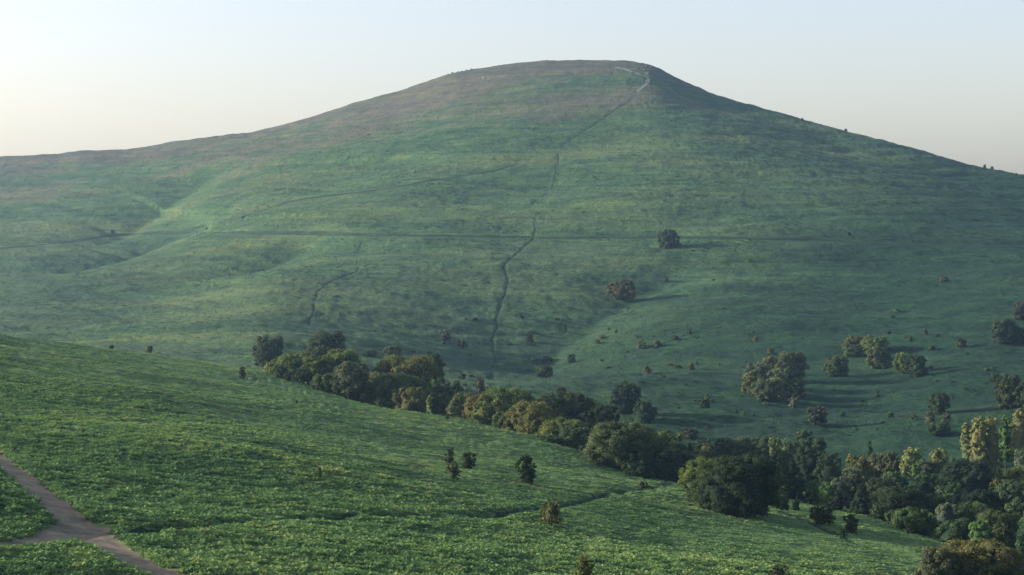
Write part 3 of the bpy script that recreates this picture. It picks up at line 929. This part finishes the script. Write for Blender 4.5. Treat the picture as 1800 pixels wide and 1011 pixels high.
# --- the wood on the right ---
WG = "trees of the wood at the lower right"
for a in [
 ("round", 1427, 843, 30, 318, 'fresh', "rounded fresh green tree, left one of a pair at the wood's left edge"),
 ("round", 1456, 847, 30, 314, 'fresh', "rounded fresh green tree, right one of a pair at the wood's left edge"),
 ("conifer", 1470, 862, 34, 302, 'pine', "small blue dark conifer in front of the fresh green pair"),
 ("conifer", 1512, 850, 46, 306, 'pine', "dark spreading conifer at the wood's edge"),
 ("round", 1478, 838, 36, 340, 'grey', "grey green tree behind the small blue dark conifer"),
 ("round", 1500, 822, 36, 345, 'grey', "grey green tree with pale tips near the wood's left corner"),
 ("round", 1513, 800, 46, 372, 'olive', "tall olive tree at the upper left of the wood"),
 ("oak", 1548, 797, 62, 380, 'grey', "greyish tree right of the tall olive tree at the wood's top"),
 ("round", 1568, 795, 30, 376, 'brown', "brownish upright tree at the top of the wood"),
 ("round", 1601, 787, 34, 366, 'pale', "cream yellow tree top, left one of the two brightest in the wood"),
 ("round", 1649, 787, 30, 372, 'pale', "cream yellow tree top, right one of the two brightest in the wood"),
 ("round", 1592, 815, 18, 352, 'pale', "narrow yellow tree below the left bright tree top"),
 ("round", 1611, 811, 18, 354, 'fresh', "narrow lime green tree below the left bright tree top"),
 ("round", 1632, 806, 34, 372, 'grey', "grey tree between the two brightest tree tops"),
 ("round", 1668, 803, 30, 382, 'mid', "dull blue green tree right of the bright tree tops"),
 ("oak", 1580, 830, 60, 348, 'mid', "dull tree in the middle of the wood under the narrow yellow tree"),
 ("oak", 1632, 832, 60, 346, 'dark', "dark tree in the middle of the wood under the grey tree"),
 ("oak_big", 1698, 806, 96, 358, 'pine', "large blue black mound of foliage below the pale poplars"),
 ("round", 1673, 848, 34, 336, 'mid', "small rounded tree in front of the blue black mound"),
 ("round", 1655, 852, 26, 338, 'grey', "small grey tree in front of the blue black mound"),
 ("oak", 1545, 838, 60, 338, 'mid', "dull green tree behind the dark dome in the wood"),
 ("oak", 1583, 857, 104, 312, 'dark', "wide smooth dark green dome in the front of the wood"),
 ("round", 1648, 868, 52, 316, 'dark', "dark tree right of the wide smooth dome"),
 ("oak", 1700, 868, 80, 330, 'pine', "shadowed tree below the blue black mound"),
 ("oak", 1612, 893, 78, 284, 'green', "rounded mid green tree on the field edge of the wood"),
 ("round", 1577, 896, 40, 288, 'mid', "dull shrubby tree left of the rounded mid green tree"),
 ("round", 1548, 888, 36, 294, 'dark', "low dark shrubby tree at the field edge below the wide dome"),
 ("round", 1660, 885, 44, 298, 'grey', "grey green tree right of the rounded mid green tree"),
 ("oak", 1706, 882, 74, 300, 'green', "broad green tree in front of the shadowed tree"),
 ("oak", 1682, 910, 70, 276, 'mid', "dull green spreading tree above the big ochre bush"),
 ("oak", 1760, 898, 86, 284, 'green', "full green tree above the right end of the ochre bush"),
 ("round", 1725, 915, 44, 268, 'fresh', "lighter green tree just above the ochre bush"),
 ("oak", 1795, 880, 66, 300, 'mid', "dark green tree at the frame edge beside the full green tree"),
 ("oak", 1735, 862, 60, 330, 'pine', "blue dark tree below the olive thicket on the bank"),
 ("oak", 1786, 845, 70, 330, 'mid', "dim green tree beneath the olive thicket on the bank"),
 ("round", 1762, 842, 52, 345, 'olive', "olive upright tree at the left of the thicket on the bank"),
 ("oak", 1790, 820, 80, 358, 'olive', "olive spreading tree at the right of the thicket on the bank"),
 ("oak", 1822, 800, 70, 375, 'olive', "olive tree half out of frame above the thicket on the bank"),
 ("round", 1800, 790, 40, 385, 'grey', "grey green tree on the bank below the poplars"),
 ("oak", 1830, 905, 80, 270, 'mid', "dull tree at the frame edge above the lime green bush"),
]:
    T("broadleaf_tree" if a[0] != "conifer" else "conifer", a[0], 'd', a[1], a[2], a[3], a[4], a[5], a[6], "tree" if a[0] != "conifer" else "conifer", WG)

PG = "pale poplars on the lit bank"
for px, top, w, d, c, lb in [
 (1703, 744, 32, 408, 'pale', "pale poplar, outermost left of the row on the lit bank"),
 (1722, 733, 40, 404, 'pale', "pale poplar, second from the left in the row on the lit bank"),
 (1745, 732, 38, 406, 'pale', "pale poplar, third in the row, with a rounded top"),
 (1768, 731, 28, 412, 'fresh', "greener poplar filling the dip between the pale ones"),
 (1790, 718, 36, 404, 'pale', "tallest pale poplar at the frame edge"),
 (1822, 712, 50, 404, 'pale', "pale poplar cut by the frame edge"),
]:
    T("poplar_tree", "poplar", 'd', px, top, w, d, c, lb, "poplar", PG)

# --- front bushes, lower right corner ---
T("shrub", "oak", 'n', 1700, 946, 186, 1040, 'ochre', "big ochre topped bush in the bottom right corner", "bush")
T("shrub", "oak", 'n', 1650, 962, 84, 1040, 'brown', "brown green bush at the left side of the big ochre topped bush", "bush")
T("shrub", "oak", 'n', 1756, 958, 90, 1044, 'brown', "dusky bush at the right side of the big ochre topped bush", "bush")
T("shrub", "round", 'n', 1783, 985, 56, 1050, 'pale', "lime yellow bush at the bottom right frame edge", "bush")
T("shrub", "round", 'n', 1735, 992, 56, 1052, 'olive', "olive bush at the bottom edge left of the lime yellow bush", "bush")
T("shrub", "round", 'n', 1445, 889, 44, 921, 'dark', "dark rounded shrub on the turf near the wood's left edge", "shrub")
T("shrub", "shrub", 'n', 1495, 902, 28, 938, 'mid', "grey green upright shrub on the turf near the wood", "shrub")
T("shrub", "shrub", 'n', 1482, 927, 16, 945, 'dark', "small dark shrub at the foot of the grey green upright shrub", "shrub")
T("shrub", "shrub", 'd', 1594, 928, 18, 272, 'mid', "small shrub on the turf edge below the rounded mid green tree", "shrub")

# --- shrubs dotted over the near field ---
T("sapling", "shrub", 'n', 789, 787, 18, 813, 'mid', "smallest of three saplings clustered on the near field", "sapling")
T("sapling", "shrub", 'n', 824, 795, 27, 824, 'dark', "dark wide sapling, right one of the clustered three", "sapling")
T("sapling", "shrub", 'n', 797, 811, 25, 848, 'brown', "rust tipped sapling, lowest of the clustered three", "sapling", stem=True)
T("sapling", "shrub", 'n', 924, 799, 38, 849, 'dark', "bushy dark young tree standing alone mid field", "young tree")
T("sapling", "shrub", 'n', 969, 882, 40, 928, 'ochre', "ochre leaved young tree with a thin trunk beside the trodden line", "young tree", stem=True)
T("sapling", "shrub", 'n', 1028, 977, 38, 1030, 'ochre', "yellowish young tree cut by the bottom frame edge", "young tree", stem=True)
T("shrub", "shrub", 'n', 1370, 994, 38, 1030, 'brown', "rust brown bush cut by the bottom frame edge", "bush")
T("shrub", "shrub", 'n', 426, 644, 13, 666, 'dark', "dark upright shrub on the skyline edge of the near field", "shrub")
T("shrub", "bush", 'n', 262, 607, 13, 620, 'brown', "brown blurred bush on the skyline of the near field", "bush")
T("shrub", "bush", 'n', 196, 606, 10, 613, 'dark', "tiny dark bush on the skyline of the near field", "bush")
T("sapling", "shrub", 'n', 562, 820, 9, 846, 'brown', "thin reddish sapling alone in the open left field", "sapling")
T("sapling", "bush", 'n', 522, 701, 4, 712, 'dark', "thin dark twig of a sapling high on the near field", "sapling")
T("sapling", "bush", 'n', 786, 726, 7, 737, 'dark', "tiny dark sapling on the turf by the soft olive tree", "sapling")
T("shrub", "bush", 'n', 1132, 845, 18, 858, 'mid', "low green bush at the right end of the trodden line", "bush")

# --- trees and scrub on the far hill ---
FG = "scrub trees on the far hillside"
for kind, px, top, w, base, c, lb, cat in [
 ("oak", 1176, 403, 42, 436, 'dark', "lone dark hawthorn beside the level path", "tree"),
 ("oak", 1091, 490, 52, 526, 'brown', "lone spreading hawthorn casting a long shadow", "tree"),
 ("bush", 1171, 487, 8, 497, 'dark', "tiny upright bush between the two lone hawthorns", "bush"),
 ("oak", 1388, 617, 62, 672, 'brown', "brownish top tree of the large scrub clump", "tree"),
 ("round", 1352, 625, 34, 668, 'olive', "thin olive tree on the left shoulder of the large scrub clump", "tree"),
 ("oak", 1334, 636, 58, 684, 'grey', "grey tree at the left of the large scrub clump", "tree"),
 ("oak", 1376, 648, 60, 696, 'grey', "grey leafy tree in the middle of the large scrub clump", "tree"),
 ("round", 1322, 660, 38, 692, 'olive', "low olive tree at the left foot of the large scrub clump", "tree"),
 ("oak", 1352, 664, 62, 706, 'brown', "brown tree at the bottom of the large scrub clump", "tree"),
 ("round", 1398, 668, 36, 700, 'dark', "dark shrubby tree at the right foot of the large scrub clump", "tree"),
 ("round", 1395, 698, 18, 716, 'grey', "small grey bush below the large scrub clump", "bush"),
 ("oak", 1470, 624, 44, 664, 'green', "rounded green tree right of the large scrub clump", "tree"),
 ("oak", 1503, 588, 50, 614, 'brown', "brownish tree, upper left of the small grove", "tree"),
 ("oak", 1537, 588, 52, 618, 'olive', "olive tree at the top of the small grove", "tree"),
 ("round", 1500, 605, 36, 626, 'mid', "low dull tree at the left foot of the small grove", "tree"),
 ("oak", 1546, 609, 50, 646, 'green', "green rounded tree in the centre of the small grove", "tree"),
 ("oak", 1590, 620, 42, 656, 'olive', "olive sided tree at the right of the small grove", "tree"),
 ("oak", 1612, 622, 42, 662, 'dark', "dark tree at the far right of the small grove", "tree"),
 ("round", 1436, 712, 36, 748, 'purple', "lone russet grey tree low on the shaded slope", "tree"),
 ("round", 1650, 690, 38, 726, 'dark', "dark round tree above the pale birches", "tree"),
 ("round", 1635, 722, 18, 750, 'grey', "pale topped small tree, left one under the dark round tree", "tree"),
 ("round", 1662, 725, 18, 752, 'grey', "pale topped small tree, right one under the dark round tree", "tree"),
 ("oak", 1650, 742, 44, 764, 'mid', "low wide shrub under the two pale topped small trees", "shrub"),
 ("oak", 1768, 560, 56, 606, 'purple', "dark tree clump at the right frame edge, upper", "tree"),
 ("round", 1797, 530, 36, 562, 'purple', "highest dark tree at the right frame edge", "tree"),
 ("oak", 1795, 575, 44, 604, 'purple', "dark tree touching the frame edge under the highest one", "tree"),
 ("oak", 1776, 658, 56, 716, 'dark', "broad dark tree at the right frame edge above the poplars", "tree"),
 ("round", 1748, 655, 20, 672, 'dark', "small dark tree left of the broad dark tree", "tree"),
 ("oak", 1808, 668, 50, 720, 'dark', "dark tree half out of frame above the poplars", "tree"),
 ("round", 1690, 594, 20, 610, 'mid', "faint small bush right of the small grove", "bush"),
 ("oak", 1098, 672, 56, 726, 'dark', "dark blue tree on the lower slope behind the long dark canopy", "tree"),
 ("oak", 1135, 705, 42, 742, 'dark', "smaller dark tree right of the dark blue tree", "tree"),
 ("round", 1238, 698, 22, 717, 'dark', "small dark bush alone on the open lower slope", "bush"),
 ("round", 782, 579, 22, 600, 'grey', "pale grey bush above the hedgerow", "bush"),
 ("round", 812, 597, 20, 612, 'dark', "dark bush just right of the pale grey bush", "bush"),
 ("round", 931, 584, 15, 600, 'dark', "small dark bush right of the brook gully", "bush"),
 ("bush", 917, 550, 9, 561, 'dark', "tiny dark bush above the small dark bush by the gully", "bush"),
 ("bush", 993, 569, 7, 583, 'dark', "tiny upright bush on the lit spur", "bush"),
 ("round", 957, 642, 30, 664, 'dark', "dark bush on the shaded slope right of the gully", "bush"),
 ("bush", 962, 624, 18, 637, 'mid', "small dull bush above the dark bush right of the gully", "bush"),
 ("bush", 942, 628, 16, 638, 'mid', "small flat bush left of the small dull bush by the gully", "bush"),
 ("bush", 1005, 622, 16, 637, 'dark', "small dark bush at the foot of the lit spur", "bush"),
 ("round", 844, 664, 18, 692, 'red', "small reddish tree just behind the hedgerow", "tree"),
 ("bush", 812, 656, 16, 668, 'dark', "small dark bush left of the small reddish tree", "bush"),
 ("round", 690, 606, 34, 626, 'mid', "dull bush behind the widest hedgerow canopy", "bush"),
 ("round", 650, 614, 26, 628, 'dark', "dark bush between the domed tree and the widest canopy", "bush"),
 ("bush", 1051, 596, 10, 605, 'brown', "tiny brown bush on the lit spur", "bush"),
 ("bush", 1128, 598, 18, 612, 'grey', "pale scrubby bush in the middle of the lit slope", "bush"),
 ("bush", 1156, 597, 16, 609, 'olive', "olive scrubby bush right of the pale scrubby bush", "bush"),
 ("bush", 1138, 643, 16, 656, 'red', "small reddish bush on the lower lit slope", "bush"),
 ("bush", 1215, 636, 12, 650, 'olive', "small olive bush at the end of the lit slope", "bush"),
 ("bush", 1328, 590, 9, 600, 'olive', "tiny olive bush above the large scrub clump", "bush"),
 ("bush", 1355, 610, 12, 622, 'olive', "small olive bush poking above the large scrub clump", "bush"),
 ("bush", 1569, 553, 9, 560, 'dark', "tiny dark bush above the small grove", "bush"),
 ("bush", 1560, 581, 12, 588, 'dark', "small dark bush touching the top of the small grove", "bush"),
 ("bush", 1598, 590, 14, 600, 'mid', "small dull bush right above the small grove", "bush"),
 ("bush", 1627, 577, 8, 588, 'mid', "tiny dull bush further right above the small grove", "bush"),
 ("bush", 1638, 606, 14, 616, 'mid', "small bush right of the small grove's top", "bush"),
 ("bush", 1492, 407, 8, 415, 'dark', "tiny dark bush just above the level path", "bush"),
 ("bush", 1658, 484, 16, 495, 'grey', "pale bush high on the open right slope", "bush"),
 ("bush", 1411, 207, 5, 212, 'dark', "tiny bush on the right skyline, the highest one", "bush"),
 ("bush", 1487, 226, 6, 231, 'dark', "tiny bush on the right skyline, second one down", "bush"),
 ("bush", 1731, 289, 6, 294, 'dark', "tiny bush on the right skyline, first of a close pair", "bush"),
 ("bush", 1744, 292, 6, 297, 'dark', "tiny bush on the right skyline, second of a close pair", "bush"),
 ("bush", 1785, 304, 6, 309, 'dark', "tiny bush on the right skyline at the frame edge", "bush"),
 ("bush", 198, 404, 8, 411, 'dark', "tiny dark bush beside the path on the left flank", "bush"),
 ("bush", 960, 703, 18, 718, 'dark', "dark bush just above the big olive mound", "bush"),
 ("bush", 985, 680, 22, 690, 'dark', "low dark scrub above the long dark canopy", "bush"),
 ("round", 1212, 752, 30, 770, 'purple', "grey bush above the left end of the valley thicket", "bush"),
]:
    nm = {"tree": "broadleaf_tree", "bush": "bush", "shrub": "shrub"}[cat]
    T(nm, kind, 'f', px, top, w, base, c, lb, cat, FG)

# --- the thicket along the valley bottom ---
VG = "thicket trees along the valley bottom"
for i, (kind, px, top, w, d, c, lb) in enumerate([
 ("round", 1142, 752, 26, 440, 'mid', "small dull tree at the left tip of the valley thicket"),
 ("round", 1205, 778, 34, 400, 'mid', "dull low tree behind the soft green tree"),
 ("oak", 1232, 772, 44, 430, 'mid', "blue green tree at the left of the valley thicket"),
 ("round", 1243, 778, 26, 420, 'olive', "olive tipped small tree in the valley thicket's left"),
 ("oak", 1270, 768, 42, 440, 'purple', "blue grey tree in the valley thicket behind the biggest oak"),
 ("oak", 1300, 766, 48, 442, 'grey', "pale grey tree in the valley thicket above the biggest oak's crest"),
 ("oak", 1338, 768, 46, 440, 'mid', "blue grey tree in the middle of the valley thicket"),
 ("round", 1363, 768, 24, 425, 'olive', "olive pointed tree in the valley thicket"),
 ("oak", 1392, 772, 46, 432, 'grey', "grey tree with pale tips in the valley thicket"),
 ("round", 1378, 790, 34, 400, 'mid', "dull tree behind the tiered conifer"),
 ("oak", 1422, 785, 46, 415, 'dark', "dark tree toward the right end of the valley thicket"),
 ("oak", 1455, 795, 44, 410, 'mid', "last blue dark tree at the right end of the valley thicket"),
 ("round", 1412, 755, 30, 458, 'mid', "small tree on the slope above the valley thicket"),
 ("round", 1440, 768, 22, 448, 'dark', "small dark bush above the right end of the valley thicket"),
 ("round", 1349, 800, 30, 380, 'pine', "deep green tree right behind the crest of the biggest oak"),
 ("oak", 1215, 800, 50, 370, 'pine', "deep green tree in shadow left behind the biggest oak"),
 ("conifer", 1532, 776, 26, 430, 'pine', "dark pointed tree just above the wood's top"),
]):
    T("conifer" if kind == "conifer" else "broadleaf_tree", kind, 'd', px, top, w, d, c, lb, "conifer" if kind == "conifer" else "tree", VG)

# --- countless-looking but countable little bushes over the lower far slope ---
g = np.random.default_rng(11)
n_put = 0
spec = [(800, 1000, 560, 690, 18, "in the hollow either side of the brook gully"), (1050, 1330, 570, 740, 48, "on the lit slope left of the large scrub clump"),
        (1330, 1640, 640, 770, 26, "on the shaded slope below the small grove"), (1620, 1790, 590, 720, 14, "on the shaded slope at the right frame edge"),
        (900, 1250, 690, 760, 8, "just above the hedgerow and valley thicket"), (640, 800, 590, 640, 6, "behind the left half of the hedgerow"),
        (1200, 1700, 440, 560, 8, "on the open grass below the level path")]
for x0, x1, y0, y1, n, wh in spec:
    for _ in range(n):
        px, base = g.uniform(x0, x1), g.uniform(y0, y1)
        w = 5 + 9 * g.random() ** 1.7; h = w * g.uniform(0.35, 0.8)
        T("bush", "bush", 'f', px, base - h, w, base, g.choice(['mid', 'green', 'dark', 'mid', 'fresh']),
          "little scrub bush scattered " + wh, "bush", "little scrub bushes " + wh)
        n_put += 1

# --- rocks on the summit edge ---
def rock_mesh(seed):
    gg = np.random.default_rng(seed)
    v, f_ = ICO2
    v = v * (1 + 0.25 * noise(v[:, 0] * 1.6 + seed, v[:, 1] * 1.6 + v[:, 2], seed)[:, None])
    v = v * np.array([1, 0.8, 0.55]); v = np.round(v * 3.2) / 3.2 * 0.5 + v * 0.5
    return mesh_np("gritstone", v * 0.5, f_, M_ROCK)
RK = [rock_mesh(i) for i in range(4)]
for i, (px, py, w) in enumerate([(788, 131, 5), (795, 127, 7), (805, 125, 6), (812, 123, 7), (820, 121, 6), (829, 121, 7), (838, 120, 5), (846, 124, 6), (858, 121, 5),
                       (962, 106, 4), (1128, 113, 8), (1137, 117, 9), (1145, 118, 8), (1150, 123, 7), (1133, 124, 8), (1122, 121, 6), (1140, 130, 7), (1112, 128, 6),
                       (1105, 140, 5), (1122, 146, 6), (1112, 158, 5), (1178, 160, 5), (1060, 180, 4), (990, 198, 3)]):
    y = ray_y(px, py, True); x = (px - 900) / F * y; s = 0.72 * w * y / F
    o = link("boulder", RK[i % 4])
    o.location = (x, y, on_ground(x, y) + 0.1 * s); o.scale = (s, s, s * 0.9); o.rotation_euler = (0, 0, i * 1.3)
    if px < 900: o["label"] = "weathered grey boulder on the left shoulder of the summit"; o["group"] = "boulders on the left shoulder"
    elif px < 1000: o["label"] = "small stone at the flat summit's left end" if py < 150 else "lone stone below the summit in the heather"
    else: o["label"] = "grey boulder among the crags on the right shoulder of the summit"; o["group"] = "boulders on the right shoulder"
    o["category"] = "rock"

# ------------------------------------------------------------------ bracken and tussocks (nobody could count them)
def frond_clump(name, nf, length, rise, droop, wid, seed, seg=5, mat=None):
    gg = np.random.default_rng(seed)
    v, f_, sh = [], [], []
    for k in range(nf):
        a = 2 * math.pi * (k + gg.random() * .7) / nf
        Lk = length * gg.uniform(.65, 1.15); up = rise * gg.uniform(.6, 1.2)
        ca, sa = math.cos(a), math.sin(a)
        P = []
        for j in range(seg + 1):
            t = j / seg
            P.append((t * Lk, up * math.sin(min(1, t * 1.25) * math.pi / 2) - droop * max(0, t - .55) ** 2 * 4))
        for j in range(seg):
            r0_, z0_ = P[j]; r1_, z1_ = P[j + 1]
            t = (j + .5) / seg
            hw = wid * math.sin(math.pi * min(1, t * 0.85 + 0.12)) * gg.uniform(.8, 1.2)
            for s in (-1, 1):
                b = len(v)
                v += [(ca * r0_, sa * r0_, z0_), (ca * r1_, sa * r1_, z1_),
                      (ca * r1_ * 1.02 - s * sa * hw, sa * r1_ * 1.02 + s * ca * hw, z1_ - hw * 0.25)]
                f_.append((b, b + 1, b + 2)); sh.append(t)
    me = mesh_np(name, v, f_, mat or M_BRACKEN)
    at = me.attributes.new("shade", 'FLOAT', 'FACE'); at.data.foreach_set("value", np.array(sh, np.float32))
    return me

def scatter(name, label, pts, scl, tint, sources):
    me = bpy.data.meshes.new(name)
    me.vertices.add(len(pts)); me.vertices.foreach_set("co", pts.astype(np.float32).ravel())
    for nm, val, ty in (("scl", scl, 'FLOAT_VECTOR'), ("rotz", rng.uniform(0, 6.28, len(pts)), 'FLOAT'), ("tint", tint, 'FLOAT')):
        at = me.attributes.new(nm, ty, 'POINT')
        at.data.foreach_set("vector" if ty == 'FLOAT_VECTOR' else "value", np.asarray(val, np.float32).ravel())
    o = link(name, me, kind="stuff", label=label)
    ng = bpy.data.node_groups.new(name, 'GeometryNodeTree')
    ng.interface.new_socket("Geometry", in_out='INPUT', socket_type='NodeSocketGeometry')
    ng.interface.new_socket("Geometry", in_out='OUTPUT', socket_type='NodeSocketGeometry')
    n = ng.nodes
    gi, go = n.new("NodeGroupInput"), n.new("NodeGroupOutput")
    col = bpy.data.collections.new(name + " clumps")
    for s in sources:
        col.objects.link(s)
    ci = n.new("GeometryNodeCollectionInfo"); ci.inputs[0].default_value = col
    ci.inputs["Separate Children"].default_value = True; ci.inputs["Reset Children"].default_value = True
    ip = n.new("GeometryNodeInstanceOnPoints")
    ip.inputs["Pick Instance"].default_value = True
    rz = n.new("GeometryNodeInputNamedAttribute"); rz.data_type = 'FLOAT'; rz.inputs[0].default_value = "rotz"
    cx = n.new("ShaderNodeCombineXYZ"); ng.links.new(rz.outputs[0], cx.inputs[2])
    sv = n.new("GeometryNodeInputNamedAttribute"); sv.data_type = 'FLOAT_VECTOR'; sv.inputs[0].default_value = "scl"
    mp = n.new("GeometryNodeMeshToPoints")
    ng.links.new(gi.outputs[0], mp.inputs[0])
    ng.links.new(mp.outputs[0], ip.inputs["Points"])
    ng.links.new(ci.outputs[0], ip.inputs["Instance"])
    ng.links.new(cx.outputs[0], ip.inputs["Rotation"])
    ng.links.new(sv.outputs[0], ip.inputs["Scale"])
    ng.links.new(ip.outputs[0], go.inputs[0])
    md = o.modifiers.new("scatter", 'NODES'); md.node_group = ng
    return o

def cl_obj(me):
    return bpy.data.objects.new(me.name, me)

# bracken on the near field
NB = 135000
g = np.random.default_rng(3)
pr = g.random(NB * 2)
y_lo, y_hi = 96.0, 470.0
p_ = 0.62
ys = (y_lo ** p_ + (y_hi ** p_ - y_lo ** p_) * pr) ** (1 / p_)
us_ = g.uniform(-0.30, 0.30, NB * 2)
xs = ys * us_
pxp = 900 + F * us_
q_ = np.maximum((near_sil(pxp) - HOR) / F - (BX * us_ + CY), 0.03)
r0_ = (A0 - q_ * q_ / (4 * KR)) / q_
keep = ys < r0_ + 35
for ln, ws in TR:
    D, Tt = dist_line(xs, ys, ln, 8)
    wv = np.interp(Tt, np.linspace(0, 1, len(ws)), ws) / 2
    keep &= np.abs(D) > wv - 0.22 + 0.45 * g.random(len(xs)) ** 1.5
for ln, w, cv, _i in nT:
    D, Tt = dist_line(xs, ys, ln, 8)
    keep &= np.abs(D) > w * (0.25 + 0.3 * g.random(len(xs)))
xs, ys = xs[keep][:NB], ys[keep][:NB]
zs = terrain(xs, ys)
patch = noise(xs / 26, ys / 20, 61) + 0.6 * noise(xs / 8, ys / 7, 62)
grassy = smooth(170, 260, ys + 60 * noise(xs / 40, ys / 40, 63) + xs * 0.9)   # bracken near the track, finer grass beyond
size = (0.68 - 0.10 * grassy) * (0.5 + 0.85 * g.random(len(xs)) ** 1.3) * (1 + 0.55 * smooth(200, 400, ys))
scl = np.stack([size, size, size * (0.85 - 0.52 * grassy) * (0.7 + 0.5 * g.random(len(xs)))], -1)
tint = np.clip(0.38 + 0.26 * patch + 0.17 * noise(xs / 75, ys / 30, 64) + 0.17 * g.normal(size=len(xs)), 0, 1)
src = [cl_obj(frond_clump("bracken_clump", 9, 0.62, 0.5, 0.28, 0.15, i)) for i in range(4)]
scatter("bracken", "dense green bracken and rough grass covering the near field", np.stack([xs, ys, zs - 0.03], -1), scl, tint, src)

# tussocks on the far hill
NT = 110000
hh = g.random(NT)
uu = g.uniform(-0.30, 0.30, NT)
pxx = 900 + F * uu
Dff, Dcc = foot_D(pxx), far_D(pxx)
yy = Dff - 30 + (Dcc - Dff + 30) * hh ** 1.25
xx = yy * uu
zz = terrain(xx, yy)
keep = noise(xx / 60, yy / 35, 71) + 0.5 * noise(xx / 15, yy / 10, 72) + 0.25 * g.normal(size=NT) > -0.12
for ln, w, c, _i in fT + fP:
    D, Tt = dist_line(xx, yy, ln, 14)
    keep &= np.abs(D) > w * 0.7 + 1.0
xx, yy, zz = xx[keep], yy[keep], zz[keep]
s_ = (0.5 + 0.75 * g.random(len(xx)) ** 2) * (0.75 + 0.5 * smooth(500, 1200, yy))
scl = np.stack([s_ * 1.25, s_ * 1.0, s_ * 0.24], -1)
heath = smooth(60, 110, zz)
tint = np.clip(0.40 - 0.45 * (1 - smooth(-40, -15, zz)) + 0.40 * noise(xx / 45, yy / 25, 73) + 0.24 * g.normal(size=len(xx)), 0, 1)  # low tussocks tinted darker to carry the painted valley shade
src = [cl_obj(frond_clump("tussock_clump", 9, 0.8, 0.55, 0.2, 0.26, 20 + i, 3, M_TUSSOCK)) for i in range(3)]
low = heath < 0.5 + 0.3 * g.normal(size=len(xx))
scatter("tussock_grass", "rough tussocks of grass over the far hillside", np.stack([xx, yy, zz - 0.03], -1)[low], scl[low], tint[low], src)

# ------------------------------------------------------------------ haze
hm = bpy.data.materials.new("haze"); hm.use_nodes = True
hn = hm.node_tree; hn.nodes.clear()
ho = hn.nodes.new("ShaderNodeOutputMaterial")
pv = hn.nodes.new("ShaderNodeVolumePrincipled")
pv.inputs["Color"].default_value = (0.44, 0.72, 1.0, 1)
pv.inputs["Density"].default_value = HAZE
pv.inputs["Anisotropy"].default_value = 0.5
hn.links.new(pv.outputs[0], ho.inputs["Volume"])
zb, zt = -90.0, 200.0
b = 4100.0
v = [(-b, -b, zb), (b, -b, zb), (b, b, zb), (-b, b, zb), (-b, -b, zt), (b, -b, zt), (b, b, zt), (-b, b, zt)]
f_ = [(0, 3, 2, 1), (4, 5, 6, 7), (0, 1, 5, 4), (1, 2, 6, 5), (2, 3, 7, 6), (3, 0, 4, 7)]
link("haze", mesh_np("haze", v, f_, hm), kind="stuff", label="thin blue morning haze")
